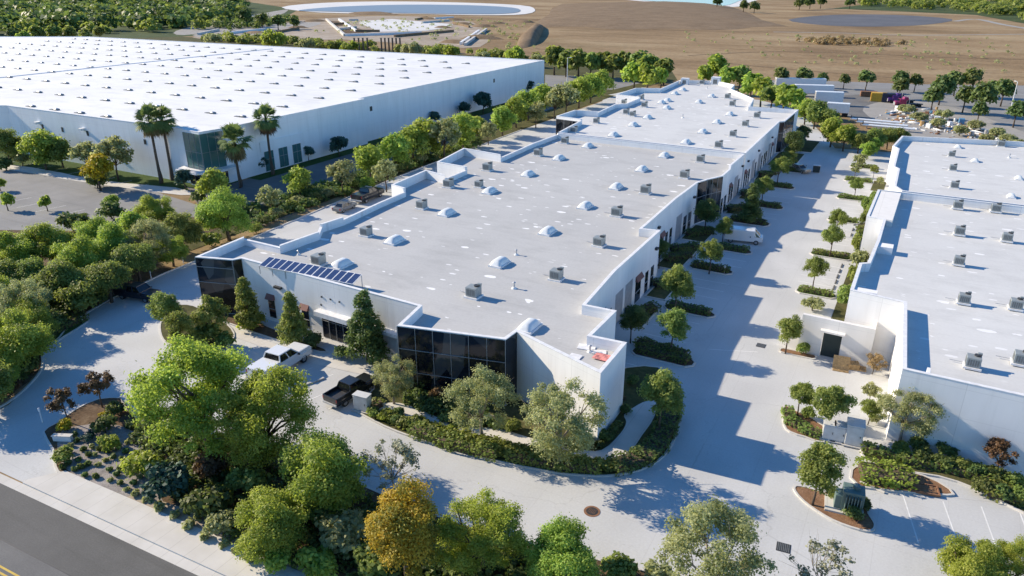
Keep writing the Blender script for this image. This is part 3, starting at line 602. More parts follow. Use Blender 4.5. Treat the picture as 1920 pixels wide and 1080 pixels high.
B4 = shell('industrial_building', 'far half of the right pale-roofed building, beyond its low dividing wall, beside the junk yard', 'building', rf, [7.05] * len(rf), 6.15, M['wall_pale'], M['roof_pale'])
# --- big white warehouse on the left
wh = [(-268, 86.0), (-196.5, 88.3), (-183.2, 89.2), (-178.9, 91.2), (-121.4, 91.9), (-121.2, 91.3), (-116.4, 91.0), (-115.7, 95.6), (-115.5, 137.2), (-117.2, 137.4), (-117.4, 234.6), (-355, 225.0), (-420, 190)]
B5 = shell('warehouse', 'huge white flat-roofed warehouse with rows of roof skylights behind the palm trees', 'warehouse', wh, [10.5] * len(wh), 10.32, M['wall_white'], M['roof_white'])
S = lambda i: (wh[i], wh[(i + 1) % len(wh)])
for i in (5, 6): glaze(B5, *S(i), 3.4, 10.1, 3, (6.6,), 'green_glass')
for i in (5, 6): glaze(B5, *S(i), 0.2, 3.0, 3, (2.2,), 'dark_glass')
part(MB().prism([(-123, 91.7), (-122, 88.9), (-116.0, 88.6), (-113.7, 91.5), (-113.6, 97), (-115.5, 97), (-116.2, 90.8), (-121.2, 91.1)], 3.02, 3.38, 0, True), 'canopy', M['cap'], B5)
a, b = wh[3], wh[4]
for s in (11.5, 18.5, 27, 36, 45): part(seg_box(MB(), a, b, s, s + 0.75, 6.4, 7.4, -0.05, 0.03), 'wall_vent', M['dark_metal'], B5)
for s in (10.5, 26.0):
    mb = MB(); seg_box(mb, a, b, s, s + 0.9, 7.5, 7.95, 0, 1.0); part(mb, 'wall_light', M['cap'], B5)
a, b = wh[7], wh[8]
for s in (9.5, 13.4, 17.3): glaze(B5, a, b, 0.2, 4.2, 2, (2.6,), 'green_glass', 0.05, s, s + 2.4)
part(seg_box(MB(), a, b, 8.6, 20.6, 4.25, 6.3, 0.0, 0.25), 'wall_panel', M['wall_white'], B5)
a, b = wh[9], wh[10]
for s in (3.5, 62.5): part(seg_box(MB(), a, b, s, s + 0.9, 7.0, 8.1, -0.05, 0.03), 'wall_vent', M['dark_metal'], B5)
part(seg_box(MB(), (-232.2, 118), (-232.0, 222), 0, 104, 10.32, 10.5, 0, 0.25), 'roof_seam', M['cap'], B5)
# screen wall and doorway in front of the right building
sw = tag(empty('screen_wall', (-7.3, 75.7, 0)), 'tall beige screen wall with a dark doorway, left of the right building', 'wall')
part(MB().prism([(-9.3, 76.6), (-7.3, 76.2), (-7.3, 76.5), (-9.3, 76.9)], 0, 1.9), 'low_wall', M['wall_beige'], sw)
mb = MB()
mb.prism([(-7.3, 76.2), (-5.05, 76.1), (-5.05, 76.5), (-7.3, 76.6)], 0, 4.3); mb.prism([(-3.2, 76.0), (-0.6, 75.9), (-0.6, 76.3), (-3.2, 76.4)], 0, 4.3)
mb.prism([(-5.05, 76.1), (-3.2, 76.0), (-3.2, 76.4), (-5.05, 76.5)], 3.0, 4.3, 0, True); mb.prism([(-0.6, 75.9), (-0.3, 75.9), (-0.3, 78.4), (-0.6, 78.4)], 0, 4.3)
part(mb, 'wall', M['wall_beige'], sw)
part(MB().box((-4.1, 76.35, 1.5), (1.8, 0.06, 2.95)), 'door', M['bin_dark'], sw)
part(MB().prism([(-5.3, 75.5), (-2.95, 75.4), (-2.95, 76.0), (-5.3, 76.1)], 3.02, 3.2, 0, True), 'canopy', M['wall_beige'], sw)

# ------------------------------------------------------------------ roof equipment
def make_ac():
    r = empty('air_conditioner')
    MB().box((0, 0, 0.12), (1.9, 1.75, 0.24)).build('curb', M['cap'], r)
    c = MB().rbox((0, 0, 0.86), (1.55, 1.4, 1.2), 0.05).build('casing', M['ac_metal'], r)
    g = MB()
    for k in range(5): g.box((-0.79, -0.45 + k * 0.22, 0.85), (0.03, 0.16, 0.8))
    for k in range(5): g.box((-0.5 + k * 0.25, -0.715, 0.85), (0.18, 0.03, 0.8))
    g.build('grille', M['ac_grille'], c)
    f = MB().cyl((0.35, 0.28, 1.53), 0.38, 0.16, 16); f.build('fan_guard', M['dark_metal'], c)
    MB().tube([(-0.6, 0.5, 0.2), (-1.2, 0.6, 0.14), (-2.4, 0.65, 0.14)], [0.05] * 3, 6).build('conduit', M['galv'], r)
    d_ = MB(); d_.rbox((0.55, 0.55, 1.62), (0.5, 0.35, 0.3), 0.04); d_.build('hood', M['ac_metal'], c)
    return r
def make_skylight(nm, ax, ay, h, ribs=5):
    r = empty(nm)
    MB().box((0, 0, 0.12), (ax + 0.25, ay + 0.25, 0.24)).build('curb', M['cap'], r)
    mb = MB(); n, m = 12, 14; vs = []
    for i in range(n + 1):
        v = -1 + 2 * i / n
        for j in range(m + 1):
            u = -1 + 2 * j / m; pr = max(0.0, (1 - abs(u) ** 2.6)) ** 0.55 * max(0.0, (1 - abs(v) ** 4)) ** 0.6
            rb = 1 + (0.05 if (i % 3 == 0) else 0.0)
            vs.append((u * ax / 2, v * ay / 2, 0.24 + h * pr * rb))
    fs = [(i * (m + 1) + j, i * (m + 1) + j + 1, (i + 1) * (m + 1) + j + 1, (i + 1) * (m + 1) + j) for i in range(n) for j in range(m)]
    mb.add(vs, fs); mb.build('dome', M['dome'], r, True)
    return r
def nth(i): return NTH[i]
AC = make_ac(); SK = make_skylight('skylight', 1.4, 2.4, 0.6)
first = {'a': True, 's': True}
def put(kind, x, y, z, label, group, rz=0.0, sc=1.0):
    src = AC if kind == 'a' else SK
    if first[kind]:
        first[kind] = False; o = src; o.location = (x, y, z); o.rotation_euler = (0, 0, rz); o.scale = (sc, sc, sc)
    else: o = copy_thing(src, (x, y, z), rz, sc)
    return tag(o, label, 'air conditioner' if kind == 'a' else 'skylight', group)
D1, D2 = 6.0, 6.15
def acs(pts, z, text, group, sc=1.0):
    for i, p in enumerate(pts):
        x, y = at(p[0], p[1], z); put('a', x, y, z, text % ORD[i], group, 0.03 * math.sin(i * 2.3), .84 * sc * (1 + 0.05 * math.sin(i * 5.1)))
def sks(pts, z, text, group, sc=1.0):
    for i, p in enumerate(pts):
        x, y = at(p[0], p[1], z); put('s', x, y, z, text % ORD[i], group, 0, sc)
g1, g2 = 'rooftop air conditioners', 'domed roof skylights'
acs([(888, 557), (1043, 524), (1123, 461), (1156, 405), (1210, 363), (1283, 334), (1313, 304)], D1, 'grey air conditioner in the right-hand row on the middle near roof, %s', g1)
acs([(598, 496), (687, 442), (791, 391), (841, 351), (914, 320), (1009, 292), (1059, 269)], D1, 'grey air conditioner in the left-hand row on the middle near roof, %s', g1)
acs([(898, 351)], D1, 'small open air conditioner standing inside the left-hand row, %s', g1, 0.85)
sks([(992, 616), (937, 496), (1027, 437), (1097, 389), (1155, 353), (1203, 320), (1245, 294)], D1, 'white domed skylight in the right-hand row on the middle near roof, %s', g2)
sks([(640, 499), (740, 454), (838, 402), (918, 361), (990, 329), (1048, 299), (1102, 276)], D1, 'white domed skylight in the left-hand row on the middle near roof, %s', g2)
acs([(1347, 277), (1374, 256), (1397, 237), (1419, 221), (1373, 199), (1364, 185), (1316, 158)], D2, 'grey air conditioner along the right edge of the middle far roof, %s', g1)
acs([(1076, 248), (1118, 231), (1186, 218), (1174, 214), (1208, 201), (1202, 187), (1170, 195)], D2, 'grey air conditioner along the left edge of the middle far roof, %s', g1, 0.95)
sks([(1286, 269), (1317, 249), (1344, 231), (1368, 216), (1334, 182), (1310, 193)], D2, 'white domed skylight in the right-hand row on the middle far roof, %s', g2)
sks([(1150, 255), (1187, 236), (1214, 222), (1250, 204), (1240, 194), (1265, 177), (1280, 170), (1251, 190)], D2, 'white domed skylight in the left-hand row on the middle far roof, %s', g2)
acs([(1822, 688), (1806, 568), (1797, 496), (1798, 440), (1795, 391), (1789, 353), (1786, 320), (1784, 294)], D1 + .1, 'grey air conditioner in the left row on the right-hand roof, %s', g1, .85)
acs([(1912, 682), (1903, 579), (1887, 452), (1866, 397), (1876, 275)], D1 + .1, 'grey air conditioner in the outer row on the right-hand roof, %s', g1, .88)
sks([(1896, 370), (1910, 336), (1828, 303), (1796, 277)], D2, 'white domed skylight on the right-hand far roof, %s', g2, 0.68)
# plumbing vents
def make_vent():
    r = empty('roof_vent'); MB().tube([(0, 0, 0), (0, 0, .18)], [.32, .2], 12).build('flashing', M['dome'], r)
    MB().cyl((0, 0, 0.42), 0.10, 0.5, 10).build('pipe', M['galv'], r); MB().tube([(0, 0, .7), (0, 0, .8)], [.2, .06], 10).build('cap', M['galv'], r); return r
vt = make_vent()
for i, (px, py, z, t) in enumerate([(964, 541, D1, 'small pipe vent on the middle near roof in front of the right skylight row'), (968, 478, D1, 'small pipe vent behind the second skylight of the right row'), (1280, 221, D2, 'tiny pipe vent alone in the middle of the far grey roof'), (1326, 166, D2, 'small pipe vent near the far end of the middle roof'), (1106, 660, D1, 'short vent beside the red cloth on the front tower roof'), (1892, 296, D2, 'leaning vent with a long shadow on the right far roof'), (560, 478, D1, 'small vent pipe behind the solar panels')]):
    x, y = at(px, py, z)
    if i == 0: vt.location = (x, y, z); o = vt
    else: o = copy_thing(vt, (x, y, z), i * 0.7, 0.8 + 0.1 * (i % 3))
    tag(o, t, 'roof vent', 'roof vent pipes')
# warehouse skylights: ten rows of low domes
def make_wsky():
    mb = MB(); mb.box((-.5, 0, .07), (2.6, .8, .14), 0, 0); mb.box((.75, 0, .2), (1.5, 1.0, .4), 0, 0)
    n, m = 5, 8; vs = []
    for i in range(n + 1):
        for j in range(m + 1):
            u, v = -1 + 2 * j / m, -1 + 2 * i / n
            vs.append((.75 + u * .7, v * .46, .405 + .22 * (max(0, 1 - u * u) * max(0, 1 - v * v)) ** .5))
    mb.add(vs, [(i * (m + 1) + j, i * (m + 1) + j + 1, (i + 1) * (m + 1) + j + 1, (i + 1) * (m + 1) + j) for i in range(n) for j in range(m)], 1)
    return mb.mesh('skylight', [M['ac_grille'], M['galv']])
wme = make_wsky()
for r_ in range(10):
    y = 93.6 + 13.35 * r_ + (0 if r_ else 0); x0 = -121.5 - 1.6 * r_ if r_ else -147.3
    for k in range(27):
        x = x0 - 8.85 * k
        if x < -352 or y > 228 or (x < -180 and y < 94 - 0.0 and r_ == 0 and x < -182): continue
        if x < -345 + (228 - y) * -0.25 or x > -119: continue
        o = link('skylight', wme); o.location = (x, y, 10.32); o.scale = (.85, .85, .75); o.rotation_euler = (0, 0, 0.02 * math.sin(k * 3 + r_))
        tag(o, 'low skylight on the big warehouse roof, %s row from front, %s from right' % (NTH[r_], NTH[k]), 'skylight', 'skylights on the white warehouse roof')
# solar array
a = Vector((*at(485, 499, 6.95), 6.95)); b = Vector((*at(661, 534, 6.95), 6.95)); dx = (b - a); Ls = dx.length; ang = math.atan2(dx.y, dx.x)
sa = tag(empty('solar_array', (a.x, a.y, 6.0), ang), 'row of blue solar panels along the front roof edge', 'solar panels')
tl = R(15); wp = Ls / 14
for k in range(14):
    mb = MB(); cx = wp * (k + .5)
    def tp(x, y, z): return (x, y * math.cos(tl) - z * math.sin(tl), 0.98 + y * math.sin(tl) + z * math.cos(tl))
    x0, x1 = cx - wp / 2 + .008, cx + wp / 2 - .008
    vs = [tp(x, y, z) for z in (0, .04) for x, y in ((x0, 0), (x1, 0), (x1, 1.85), (x0, 1.85))]
    mb.add(vs, [(3, 2, 1, 0), (0, 1, 5, 4), (1, 2, 6, 5), (2, 3, 7, 6), (3, 0, 4, 7), (4, 5, 6, 7)])
    pn = mb.build('solar_panel', M['white_paint'], sa); q = MB()
    q.add([tp(x, y, .043) for x, y in ((x0 + .055, .055), (x1 - .055, .055), (x1 - .055, 1.795), (x0 + .055, 1.795))], [(0, 1, 2, 3)]); q.build('cells', M['panel'], pn)
mb = MB()
for k in range(8):
    x = Ls * k / 7; mb.box((x, .1, .48), (.06, .06, .96)); mb.box((x, 1.65, .68), (.06, .06, 1.36))
mb.box((Ls / 2, .1, .93), (Ls, .06, .06)); mb.box((Ls / 2, 1.65, 1.36), (Ls, .06, .06)); mb.build('frame', M['galv'], sa)
# front tower roof: red cloth and pale debris
x, y = at(1131, 672, D1); mb = MB()
vs = []; n = 7
for i in range(n + 1):
    for j in range(n + 1): vs.append((-.85 + 1.7 * i / n, -.6 + 1.2 * j / n, .12 + .10 * abs(math.sin(i * .8 + j * .5)) * (1 if 0 < i < n and 0 < j < n else .2)))
mb.add(vs, [(i * (n + 1) + j, (i + 1) * (n + 1) + j, (i + 1) * (n + 1) + j + 1, i * (n + 1) + j + 1) for i in range(n) for j in range(n)])
o = mb.build('tarpaulin', M['red_cloth']); o.location = (x, y, D1); tag(o, 'crumpled red cloth lying on the front tower roof', 'cloth')
for i, (px, py, sx, sy, t) in enumerate([(1079, 669, 1.1, .8, 'pale square board lying on the front tower roof'), (1100, 652, 1.6, 1.0, 'pale board left of the red cloth, nearest the inner parapet'), (1123, 661, 1.3, .7, 'pale board between the parapet and the red cloth')]):
    x, y = at(px, py, D1); o = MB().rbox((0, 0, .05), (sx, sy, .08), .02).build('board', M['cap']); o.location = (x, y, D1); o.rotation_euler = (0, 0, .2 * i); tag(o, t, 'board', 'boards left on the front tower roof')

# ------------------------------------------------------------------ vegetation
rng = np.random.default_rng(7)
def unit(n): v = rng.normal(size=(n, 3)); return v / np.linalg.norm(v, axis=1, keepdims=True)
def leaf_quads(P_, N_, s, tone, aspect=0.7, curl=0.25):
    n = len(P_); r = unit(n); T = np.cross(N_, r); T /= np.linalg.norm(T, axis=1, keepdims=True) + 1e-9; B = np.cross(N_, T)
    s = s[:, None]; a = T * s; b = B * s * aspect; k = N_ * s * curl
    V = np.stack([P_ - a - k, P_ - b, P_ + a - k, P_ + b], 1).reshape(-1, 3)
    return V, tone
def leaf_mesh(name, parts, mat):
    V = np.concatenate([p[0] for p in parts]); tone = np.concatenate([p[1] for p in parts]); nq = len(V) // 4
    me = bpy.data.meshes.new(name); me.vertices.add(len(V)); me.vertices.foreach_set('co', V.astype(np.float32).ravel())
    me.loops.add(nq * 4); me.loops.foreach_set('vertex_index', np.arange(nq * 4, dtype=np.int32))
    me.polygons.add(nq); me.polygons.foreach_set('loop_start', np.arange(0, nq * 4, 4, dtype=np.int32))
    at_ = me.attributes.new('tone', 'FLOAT', 'FACE'); at_.data.foreach_set('value', np.clip(tone, 0, 1).astype(np.float32))
    me.materials.append(M[mat]); me.update(); me.validate(); return me
def lobes_leaves(C, Rr, n, size, up=0.35, depth=0.45, tone_sd=0.22, flat=1.0, outward=0.75):
    """leaf clumps spread through the lobes C (k,3) of radii Rr (k,)"""
    w_ = Rr ** 2; idx = rng.choice(len(C), n, p=w_ / w_.sum()); d_ = unit(n); d_[:, 2] = np.where(d_[:, 2] < -0.5, -d_[:, 2] * 0.6, d_[:, 2]); d_ /= np.linalg.norm(d_, axis=1, keepdims=True)
    rad = (1 - depth * rng.random(n) ** 1.4) * (1 + 0.12 * rng.normal(size=n) + np.where(rng.random(n) < .12, np.abs(rng.normal(size=n)) * .22, 0))
    P_ = C[idx] + d_ * (Rr[idx] * rad)[:, None] * np.array([1, 1, flat])
    N_ = d_ * outward + unit(n) * 0.65 + np.array([0, 0, up]); N_ /= np.linalg.norm(N_, axis=1, keepdims=True)
    lobt = rng.normal(0.5, tone_sd, len(C)); tone = lobt[idx] + rng.normal(0, 0.16, n)
    return leaf_quads(P_, N_, size * (0.7 + 0.6 * rng.random(n)), tone)
def tube_np(mb, pts, r0, r1, n=6): mb.tube(pts, [r0 + (r1 - r0) * i / (len(pts) - 1) for i in range(len(pts))], n)
def limbs(mb, base, tips, r, n=5, wob=0.08, twigs=0):
    for t in tips:
        a = np.array(base, float); t = np.array(t, float); m = (a + t) / 2 + rng.normal(0, wob, 3) * np.linalg.norm(t - a); m[2] += 0.06 * np.linalg.norm(t - a)
        tube_np(mb, [a, m, t], r, r * .3, n)
        for _ in range(twigs):
            e = t + unit(1)[0] * 0.3 * np.linalg.norm(t - a); tube_np(mb, [m, (m + e) / 2 + rng.normal(0, .02, 3), e], r * .35, r * .1, 4)
# every kind: unit crown radius 1 ; (k = crown centre height, half height e)
KIND = {}
def make_tree(kind, hc, e, lob, nleaf, size, mat, trunk_r, depth=0.45, bark='trunk', spread=0.66, lr=(0.26, 0.42), conical=False, twigs=0, up=0.35, variants=2, skirt=-0.8, flat=1.0, sd=0.22, lean=0.04, outward=0.75):
    KIND.setdefault(kind, {'k': hc, 'v': []})
    for _ in range(variants):
        if conical:
            t = np.linspace(0, 1, lob) + rng.normal(0, .02, lob); z = hc + e * (-0.82 + 1.68 * t); rr = (1 - t * 0.78) * 0.62 * rng.uniform(.7, 1.15, lob); ang = np.arange(lob) * 2.4 + rng.random(lob)
            C = np.stack([np.cos(ang) * rr, np.sin(ang) * rr, z], 1); Rr = 0.19 + 0.24 * (1 - t) * (0.6 + .8 * rng.random(lob))
        else:
            d_ = unit(lob); d_[:, 2] = np.where(d_[:, 2] < skirt, -d_[:, 2], d_[:, 2]); q = spread * (0.55 + 0.45 * rng.random(lob))
            C = d_ * q[:, None] * np.array([1, 1, e]); C[0] = 0; C[:, 2] += hc; Rr = rng.uniform(lr[0], lr[1], lob); Rr[0] = lr[1]
            C[:, :2] += rng.normal(0, lean, 2)
        lf = leaf_mesh('crown', [lobes_leaves(C, Rr, nleaf, size, up, depth, sd, flat, outward)], mat)
        mb = MB(); top = np.array([0.04 * rng.normal(), 0.04 * rng.normal(), hc - 0.15 * e])
        fork = top * np.array([.6, .6, .62]); tube_np(mb, [(0, 0, -.05), fork * .5 + rng.normal(0, .012, 3), fork, top], trunk_r, trunk_r * .55, 7)
        sel = C[rng.permutation(len(C))[:min(len(C), 9 if twigs else 6)]]; limbs(mb, fork, sel, trunk_r * .5, 5, .07, twigs)
        KIND[kind]['v'].append((lf, mb.mesh('trunk', M[bark], True)))
# near, mid and far sizes
make_tree('bright_near', .9, .9, 46, 24000, .027, 'leaf_bright', .07, .55, lr=(.14, .34), spread=.78, variants=3)
make_tree('willowy_near', .95, .95, 70, 34000, .02, 'leaf_bright', .06, .7, lr=(.1, .27), spread=.88, twigs=2, variants=3, up=.0)
make_tree('olive_near', 1.2, .85, 64, 16000, .022, 'leaf_olive', .05, .75, lr=(.1, .24), spread=.88, twigs=3, variants=3, bark='trunk_pale')
make_tree('autumn_near', 1.5, 1.6, 46, 22000, .028, 'leaf_autumn', .07, .5, lr=(.2, .34), spread=.72, variants=1, sd=.3)
make_tree('green_near', .95, .85, 38, 15000, .035, 'leaf_mid', .07, .45, lr=(.2, .36), spread=.7, variants=2, sd=.25)
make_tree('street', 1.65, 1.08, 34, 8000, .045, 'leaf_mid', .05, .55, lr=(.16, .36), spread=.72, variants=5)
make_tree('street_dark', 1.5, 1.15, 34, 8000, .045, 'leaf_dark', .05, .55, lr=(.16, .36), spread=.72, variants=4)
make_tree('conical', 1.75, 1.65, 30, 7000, .06, 'leaf_mid', .06, .5, conical=True, variants=3)
make_tree('conical_dark', 1.75, 1.65, 30, 7000, .06, 'leaf_dark', .06, .5, conical=True, variants=2)
make_tree('sparse', 1.4, .9, 30, 1300, .045, 'leaf_silver', .035, .8, lr=(.1, .22), spread=.85, twigs=4, variants=2, bark='trunk_pale')
make_tree('sparse_rust', 1.45, .75, 26, 2300, .055, 'leaf_rust', .04, .7, lr=(.14, .26), spread=.78, twigs=3, variants=2)
make_tree('sparse_tan', 1.0, .8, 24, 2200, .05, 'leaf_tan', .03, .7, lr=(.14, .28), spread=.75, twigs=3, variants=1)
make_tree('belt', 1.0, .95, 24, 4200, .068, 'leaf_bright', .06, .45, lr=(.26, .42), spread=.66, variants=4)
make_tree('belt_olive', 1.3, .95, 24, 2000, .08, 'leaf_olive', .05, .6, lr=(.18, .34), spread=.75, variants=2, twigs=1)
make_tree('belt_mid', 1.0, .95, 24, 4200, .068, 'leaf_mid', .06, .45, lr=(.26, .42), spread=.66, variants=3)
make_tree('belt_dark', 1.15, 1.0, 20, 2000, .1, 'leaf_teal', .06, .45, lr=(.26, .42), spread=.62, variants=2)
make_tree('round_yellow', 1.15, .72, 18, 2600, .075, 'leaf_yellow', .06, .4, lr=(.3, .42), spread=.6, variants=1)
make_tree('far', 1.15, .85, 14, 700, .16, 'leaf_mid', .07, .45, lr=(.3, .45), spread=.6, variants=3)
make_tree('far_bright', 1.15, .9, 14, 700, .16, 'leaf_bright', .07, .45, lr=(.3, .45), spread=.6, variants=2)
make_tree('far_dark', 1.05, .85, 14, 700, .16, 'leaf_dark', .07, .45, lr=(.3, .45), spread=.6, variants=2)
make_tree('lollipop', 1.3, .8, 12, 900, .13, 'leaf_dark', .06, .4, lr=(.34, .48), spread=.5, variants=2)
make_tree('shrub', .42, .62, 16, 1400, .1, 'leaf_mid', .05, .45, lr=(.26, .42), spread=.62, variants=3, skirt=-.2)
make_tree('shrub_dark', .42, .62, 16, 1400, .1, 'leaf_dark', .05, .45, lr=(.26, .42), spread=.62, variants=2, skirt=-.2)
make_tree('shrub_teal', .5, .7, 16, 1500, .09, 'leaf_teal', .05, .5, lr=(.26, .42), spread=.62, variants=1, skirt=-.2)
make_tree('shrub_bright', .45, .6, 16, 1500, .1, 'leaf_bright', .05, .45, lr=(.26, .42), spread=.62, variants=2, skirt=-.2)
make_tree('shrub_olive', .45, .6, 20, 1500, .085, 'leaf_olive', .05, .6, lr=(.2, .36), spread=.68, variants=2, skirt=-.2)
make_tree('shrub_yellow', .42, .5, 14, 1200, .1, 'leaf_yellow', .05, .45, lr=(.3, .42), spread=.58, variants=1, skirt=-.2)
make_tree('shrub_rust', .5, .7, 20, 1500, .085, 'leaf_rust', .05, .6, lr=(.2, .36), spread=.68, variants=1, skirt=-.2)
make_tree('tuft', .35, .6, 7, 130, .3, 'leaf_olive', .05, .6, lr=(.3, .5), spread=.5, variants=2, skirt=-.1)
make_tree('tuft_dark', .35, .6, 7, 150, .28, 'leaf_dark', .05, .6, lr=(.3, .5), spread=.5, variants=2, skirt=-.1)
def make_palm():
    for _ in range(3):
        tb = MB(); wob = rng.normal(0, .5, 2)
        pts = [(wob[0] * t * (1 - t), wob[1] * t * (1 - t), t - .01 * (t == 0)) for t in np.linspace(0, 1, 9)]
        tb.tube(pts, [.42, .3, .25, .23, .22, .21, .21, .22, .24], 10); tr = tb.mesh('trunk', M['trunk'], True)
        def fronds(n, zlo, zhi, L, tone0):
            V = []; T = []
            for i in range(n):
                az = i * 2.4 + rng.random() * .4; el = zlo + (zhi - zlo) * rng.random(); d_ = np.array([math.cos(az) * math.cos(el), math.sin(az) * math.cos(el), math.sin(el)])
                side = np.array([-math.sin(az), math.cos(az), 0]); upv = np.cross(side, d_); upv *= np.sign(upv[2] + 1e-6); L_ = L * (.8 + .35 * rng.random()); b0 = d_ * L_ * .45; o_ = np.zeros(3)
                V.append(np.stack([o_ - side * .02, o_ + side * .02, b0 + side * .02, b0 - side * .02])); T.append(tone0)
                for k in range(13):
                    a = -1.35 + 2.7 * k / 12; dd = d_ * math.cos(a) + side * math.sin(a); ll = L_ * .58 * (1 - .3 * abs(a) / 1.35)
                    tip = b0 + dd * ll - np.array([0, 0, .22 * ll * (.6 + rng.random())]); mid = b0 + dd * ll * .55 + upv * .02; wv = np.cross(dd, upv); wv /= np.linalg.norm(wv) + 1e-9
                    V.append(np.stack([b0, mid - wv * .05, tip, mid + wv * .05])); T.append(tone0 + rng.normal(0, .25))
            return np.concatenate(V), np.array(T)
        cr = leaf_mesh('crown', [fronds(46, -.55, 1.45, 1.05, .55)], 'leaf_palm'); sk = leaf_mesh('dead_fronds', [fronds(26, -1.45, -.7, .9, .45)], 'leaf_dead')
        KIND.setdefault('palm', {'k': 4.75, 'v': []})['v'].append((cr, tr, sk))
make_palm()
def palm(i, cx, cy, rpx, base, label):
    x, y = at(*base); dd = x * _fw[0] + y * _fw[1]; yy = (cy - 540) / F; h = H - dd * (_sp + yy * _cp) / (_cp - yy * _sp); dn = H - h
    r = rpx / F * math.hypot(dd, dn) * 1.18; o = tag(empty('palm_tree', (x, y, 0), i * 1.3), label, 'palm tree', 'fan palms at the warehouse corner')
    cr, tr, sk = KIND['palm']['v'][i % 3]; t = link('trunk', tr, o); t.scale = (1.1, 1.1, h)
    for nm, me in (('crown', cr), ('dead_fronds', sk)): c = link(nm, me, o); c.location = (0, 0, h); c.scale = (r, r, r)
TP = {}
def tree(kind, cx, cy, rpx, label, cat='tree', group=None, name=None, zs=1.0, ground=0.0, base=None):
    """crown centre and half width as they measure in the photograph"""
    K = KIND[kind]; k = K['k'] * zs; rpx *= 1.16; v = cy + 45.0; q = rpx / (_cp * v)
    if base is not None:
        x, y = at(base[0], base[1], ground); r = rpx * 1.0 / (_cp * (base[1] + 45.0)) * H
    else:
        r = q * (H - ground) / (1 + q * k); x, y = at(cx, cy, k * r + ground)
    i = int(abs(cx * 7 + cy * 13)) % len(K['v']); nm = name or ('palm_tree' if kind == 'palm' else 'shrub' if kind.startswith(('shrub', 'tuft')) else 'tree')
    key = (kind, i)
    o = empty(nm, (x, y, ground), (cx * 0.37 + cy * 0.11) % 6.28, (r, r, r * zs))
    ms = K['v'][i]
    if not kind.startswith('tuft'): link('trunk' if nm != 'shrub' else 'stem', ms[1], o)
    link('crown' if nm != 'shrub' else 'foliage', ms[0], o)
    if len(ms) > 2: link('dead_fronds', ms[2], o)
    return tag(o, label, cat, group)
# --- foreground bank
FG = 'trees on the foreground bank'
Z0 = .11
for a in [
    ('willowy_near', 375, 752, 112, 'big feathery bright green tree left of the white pickup'),
    ('willowy_near', 492, 785, 92, 'dappled green tree beside the big feathery tree, nearer the drive'),
    ('bright_near', 592, 893, 82, 'dense yellow-green tree at the kerb below the dappled tree'),
    ('bright_near', 497, 985, 66, 'yellow-green tree at the foot of the bank, above the sidewalk'),
    ('autumn_near', 757, 1000, 74, 'tall orange and yellow autumn tree on the bank'),
    ('willowy_near', 905, 1010, 78, 'bright green feathery tree right of the orange autumn tree'),
    ('bright_near', 1062, 1050, 72, 'round bright green tree at the bottom edge, left of the manhole'),
    ('olive_near', 1345, 1045, 104, 'wide olive green airy tree at the bottom edge, left of the grate'),
    ('sparse', 1545, 1065, 62, 'nearly bare silvery tree at the bottom edge, right of the grate'),
    ('bright_near', 1828, 1062, 58, 'bright green tree at the bottom right corner, left of its taller neighbour'),
    ('willowy_near', 1912, 1062, 46, 'bright green tree cut off by the right bottom corner'),
    ('sparse', 735, 868, 55, 'thin silvery tree on the kerb above the orange autumn tree'),
    ('sparse_rust', 180, 716, 33, 'small brown half-bare tree on the entrance bank, the right one of two'),
    ('sparse_rust', 117, 748, 30, 'small brown half-bare tree on the entrance bank, the left one of two')]:
    tree(a[0], a[1], a[2], a[3], a[4], 'tree', FG, ground=Z0)
SG = 'shrubs on the foreground bank'
for a in [
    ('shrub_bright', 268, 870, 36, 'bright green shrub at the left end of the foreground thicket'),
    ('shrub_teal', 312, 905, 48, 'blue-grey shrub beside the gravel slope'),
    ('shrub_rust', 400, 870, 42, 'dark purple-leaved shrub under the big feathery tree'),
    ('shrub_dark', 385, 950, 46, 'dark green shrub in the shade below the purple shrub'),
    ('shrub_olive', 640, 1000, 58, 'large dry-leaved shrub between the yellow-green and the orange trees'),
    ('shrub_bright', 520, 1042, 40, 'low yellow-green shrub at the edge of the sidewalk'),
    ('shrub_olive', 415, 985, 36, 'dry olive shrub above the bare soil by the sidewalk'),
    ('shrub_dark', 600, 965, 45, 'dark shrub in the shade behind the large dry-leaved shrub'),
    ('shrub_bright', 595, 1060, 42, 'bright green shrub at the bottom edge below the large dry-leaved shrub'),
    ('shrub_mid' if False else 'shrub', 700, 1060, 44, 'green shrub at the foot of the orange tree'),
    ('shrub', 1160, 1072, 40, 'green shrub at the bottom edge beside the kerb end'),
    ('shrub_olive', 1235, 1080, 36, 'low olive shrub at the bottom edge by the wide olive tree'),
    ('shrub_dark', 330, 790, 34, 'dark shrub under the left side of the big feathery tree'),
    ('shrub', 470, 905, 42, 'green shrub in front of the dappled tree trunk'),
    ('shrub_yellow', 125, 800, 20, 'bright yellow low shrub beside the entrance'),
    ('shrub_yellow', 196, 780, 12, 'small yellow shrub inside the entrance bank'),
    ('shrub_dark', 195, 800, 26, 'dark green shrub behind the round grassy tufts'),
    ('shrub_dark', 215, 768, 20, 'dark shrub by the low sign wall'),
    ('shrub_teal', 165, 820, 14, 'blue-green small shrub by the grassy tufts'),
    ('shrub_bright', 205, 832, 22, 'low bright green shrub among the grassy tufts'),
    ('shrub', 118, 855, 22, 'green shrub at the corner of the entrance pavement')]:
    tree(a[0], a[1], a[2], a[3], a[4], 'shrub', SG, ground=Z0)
tg = 'grassy tufts on the gravel slope'
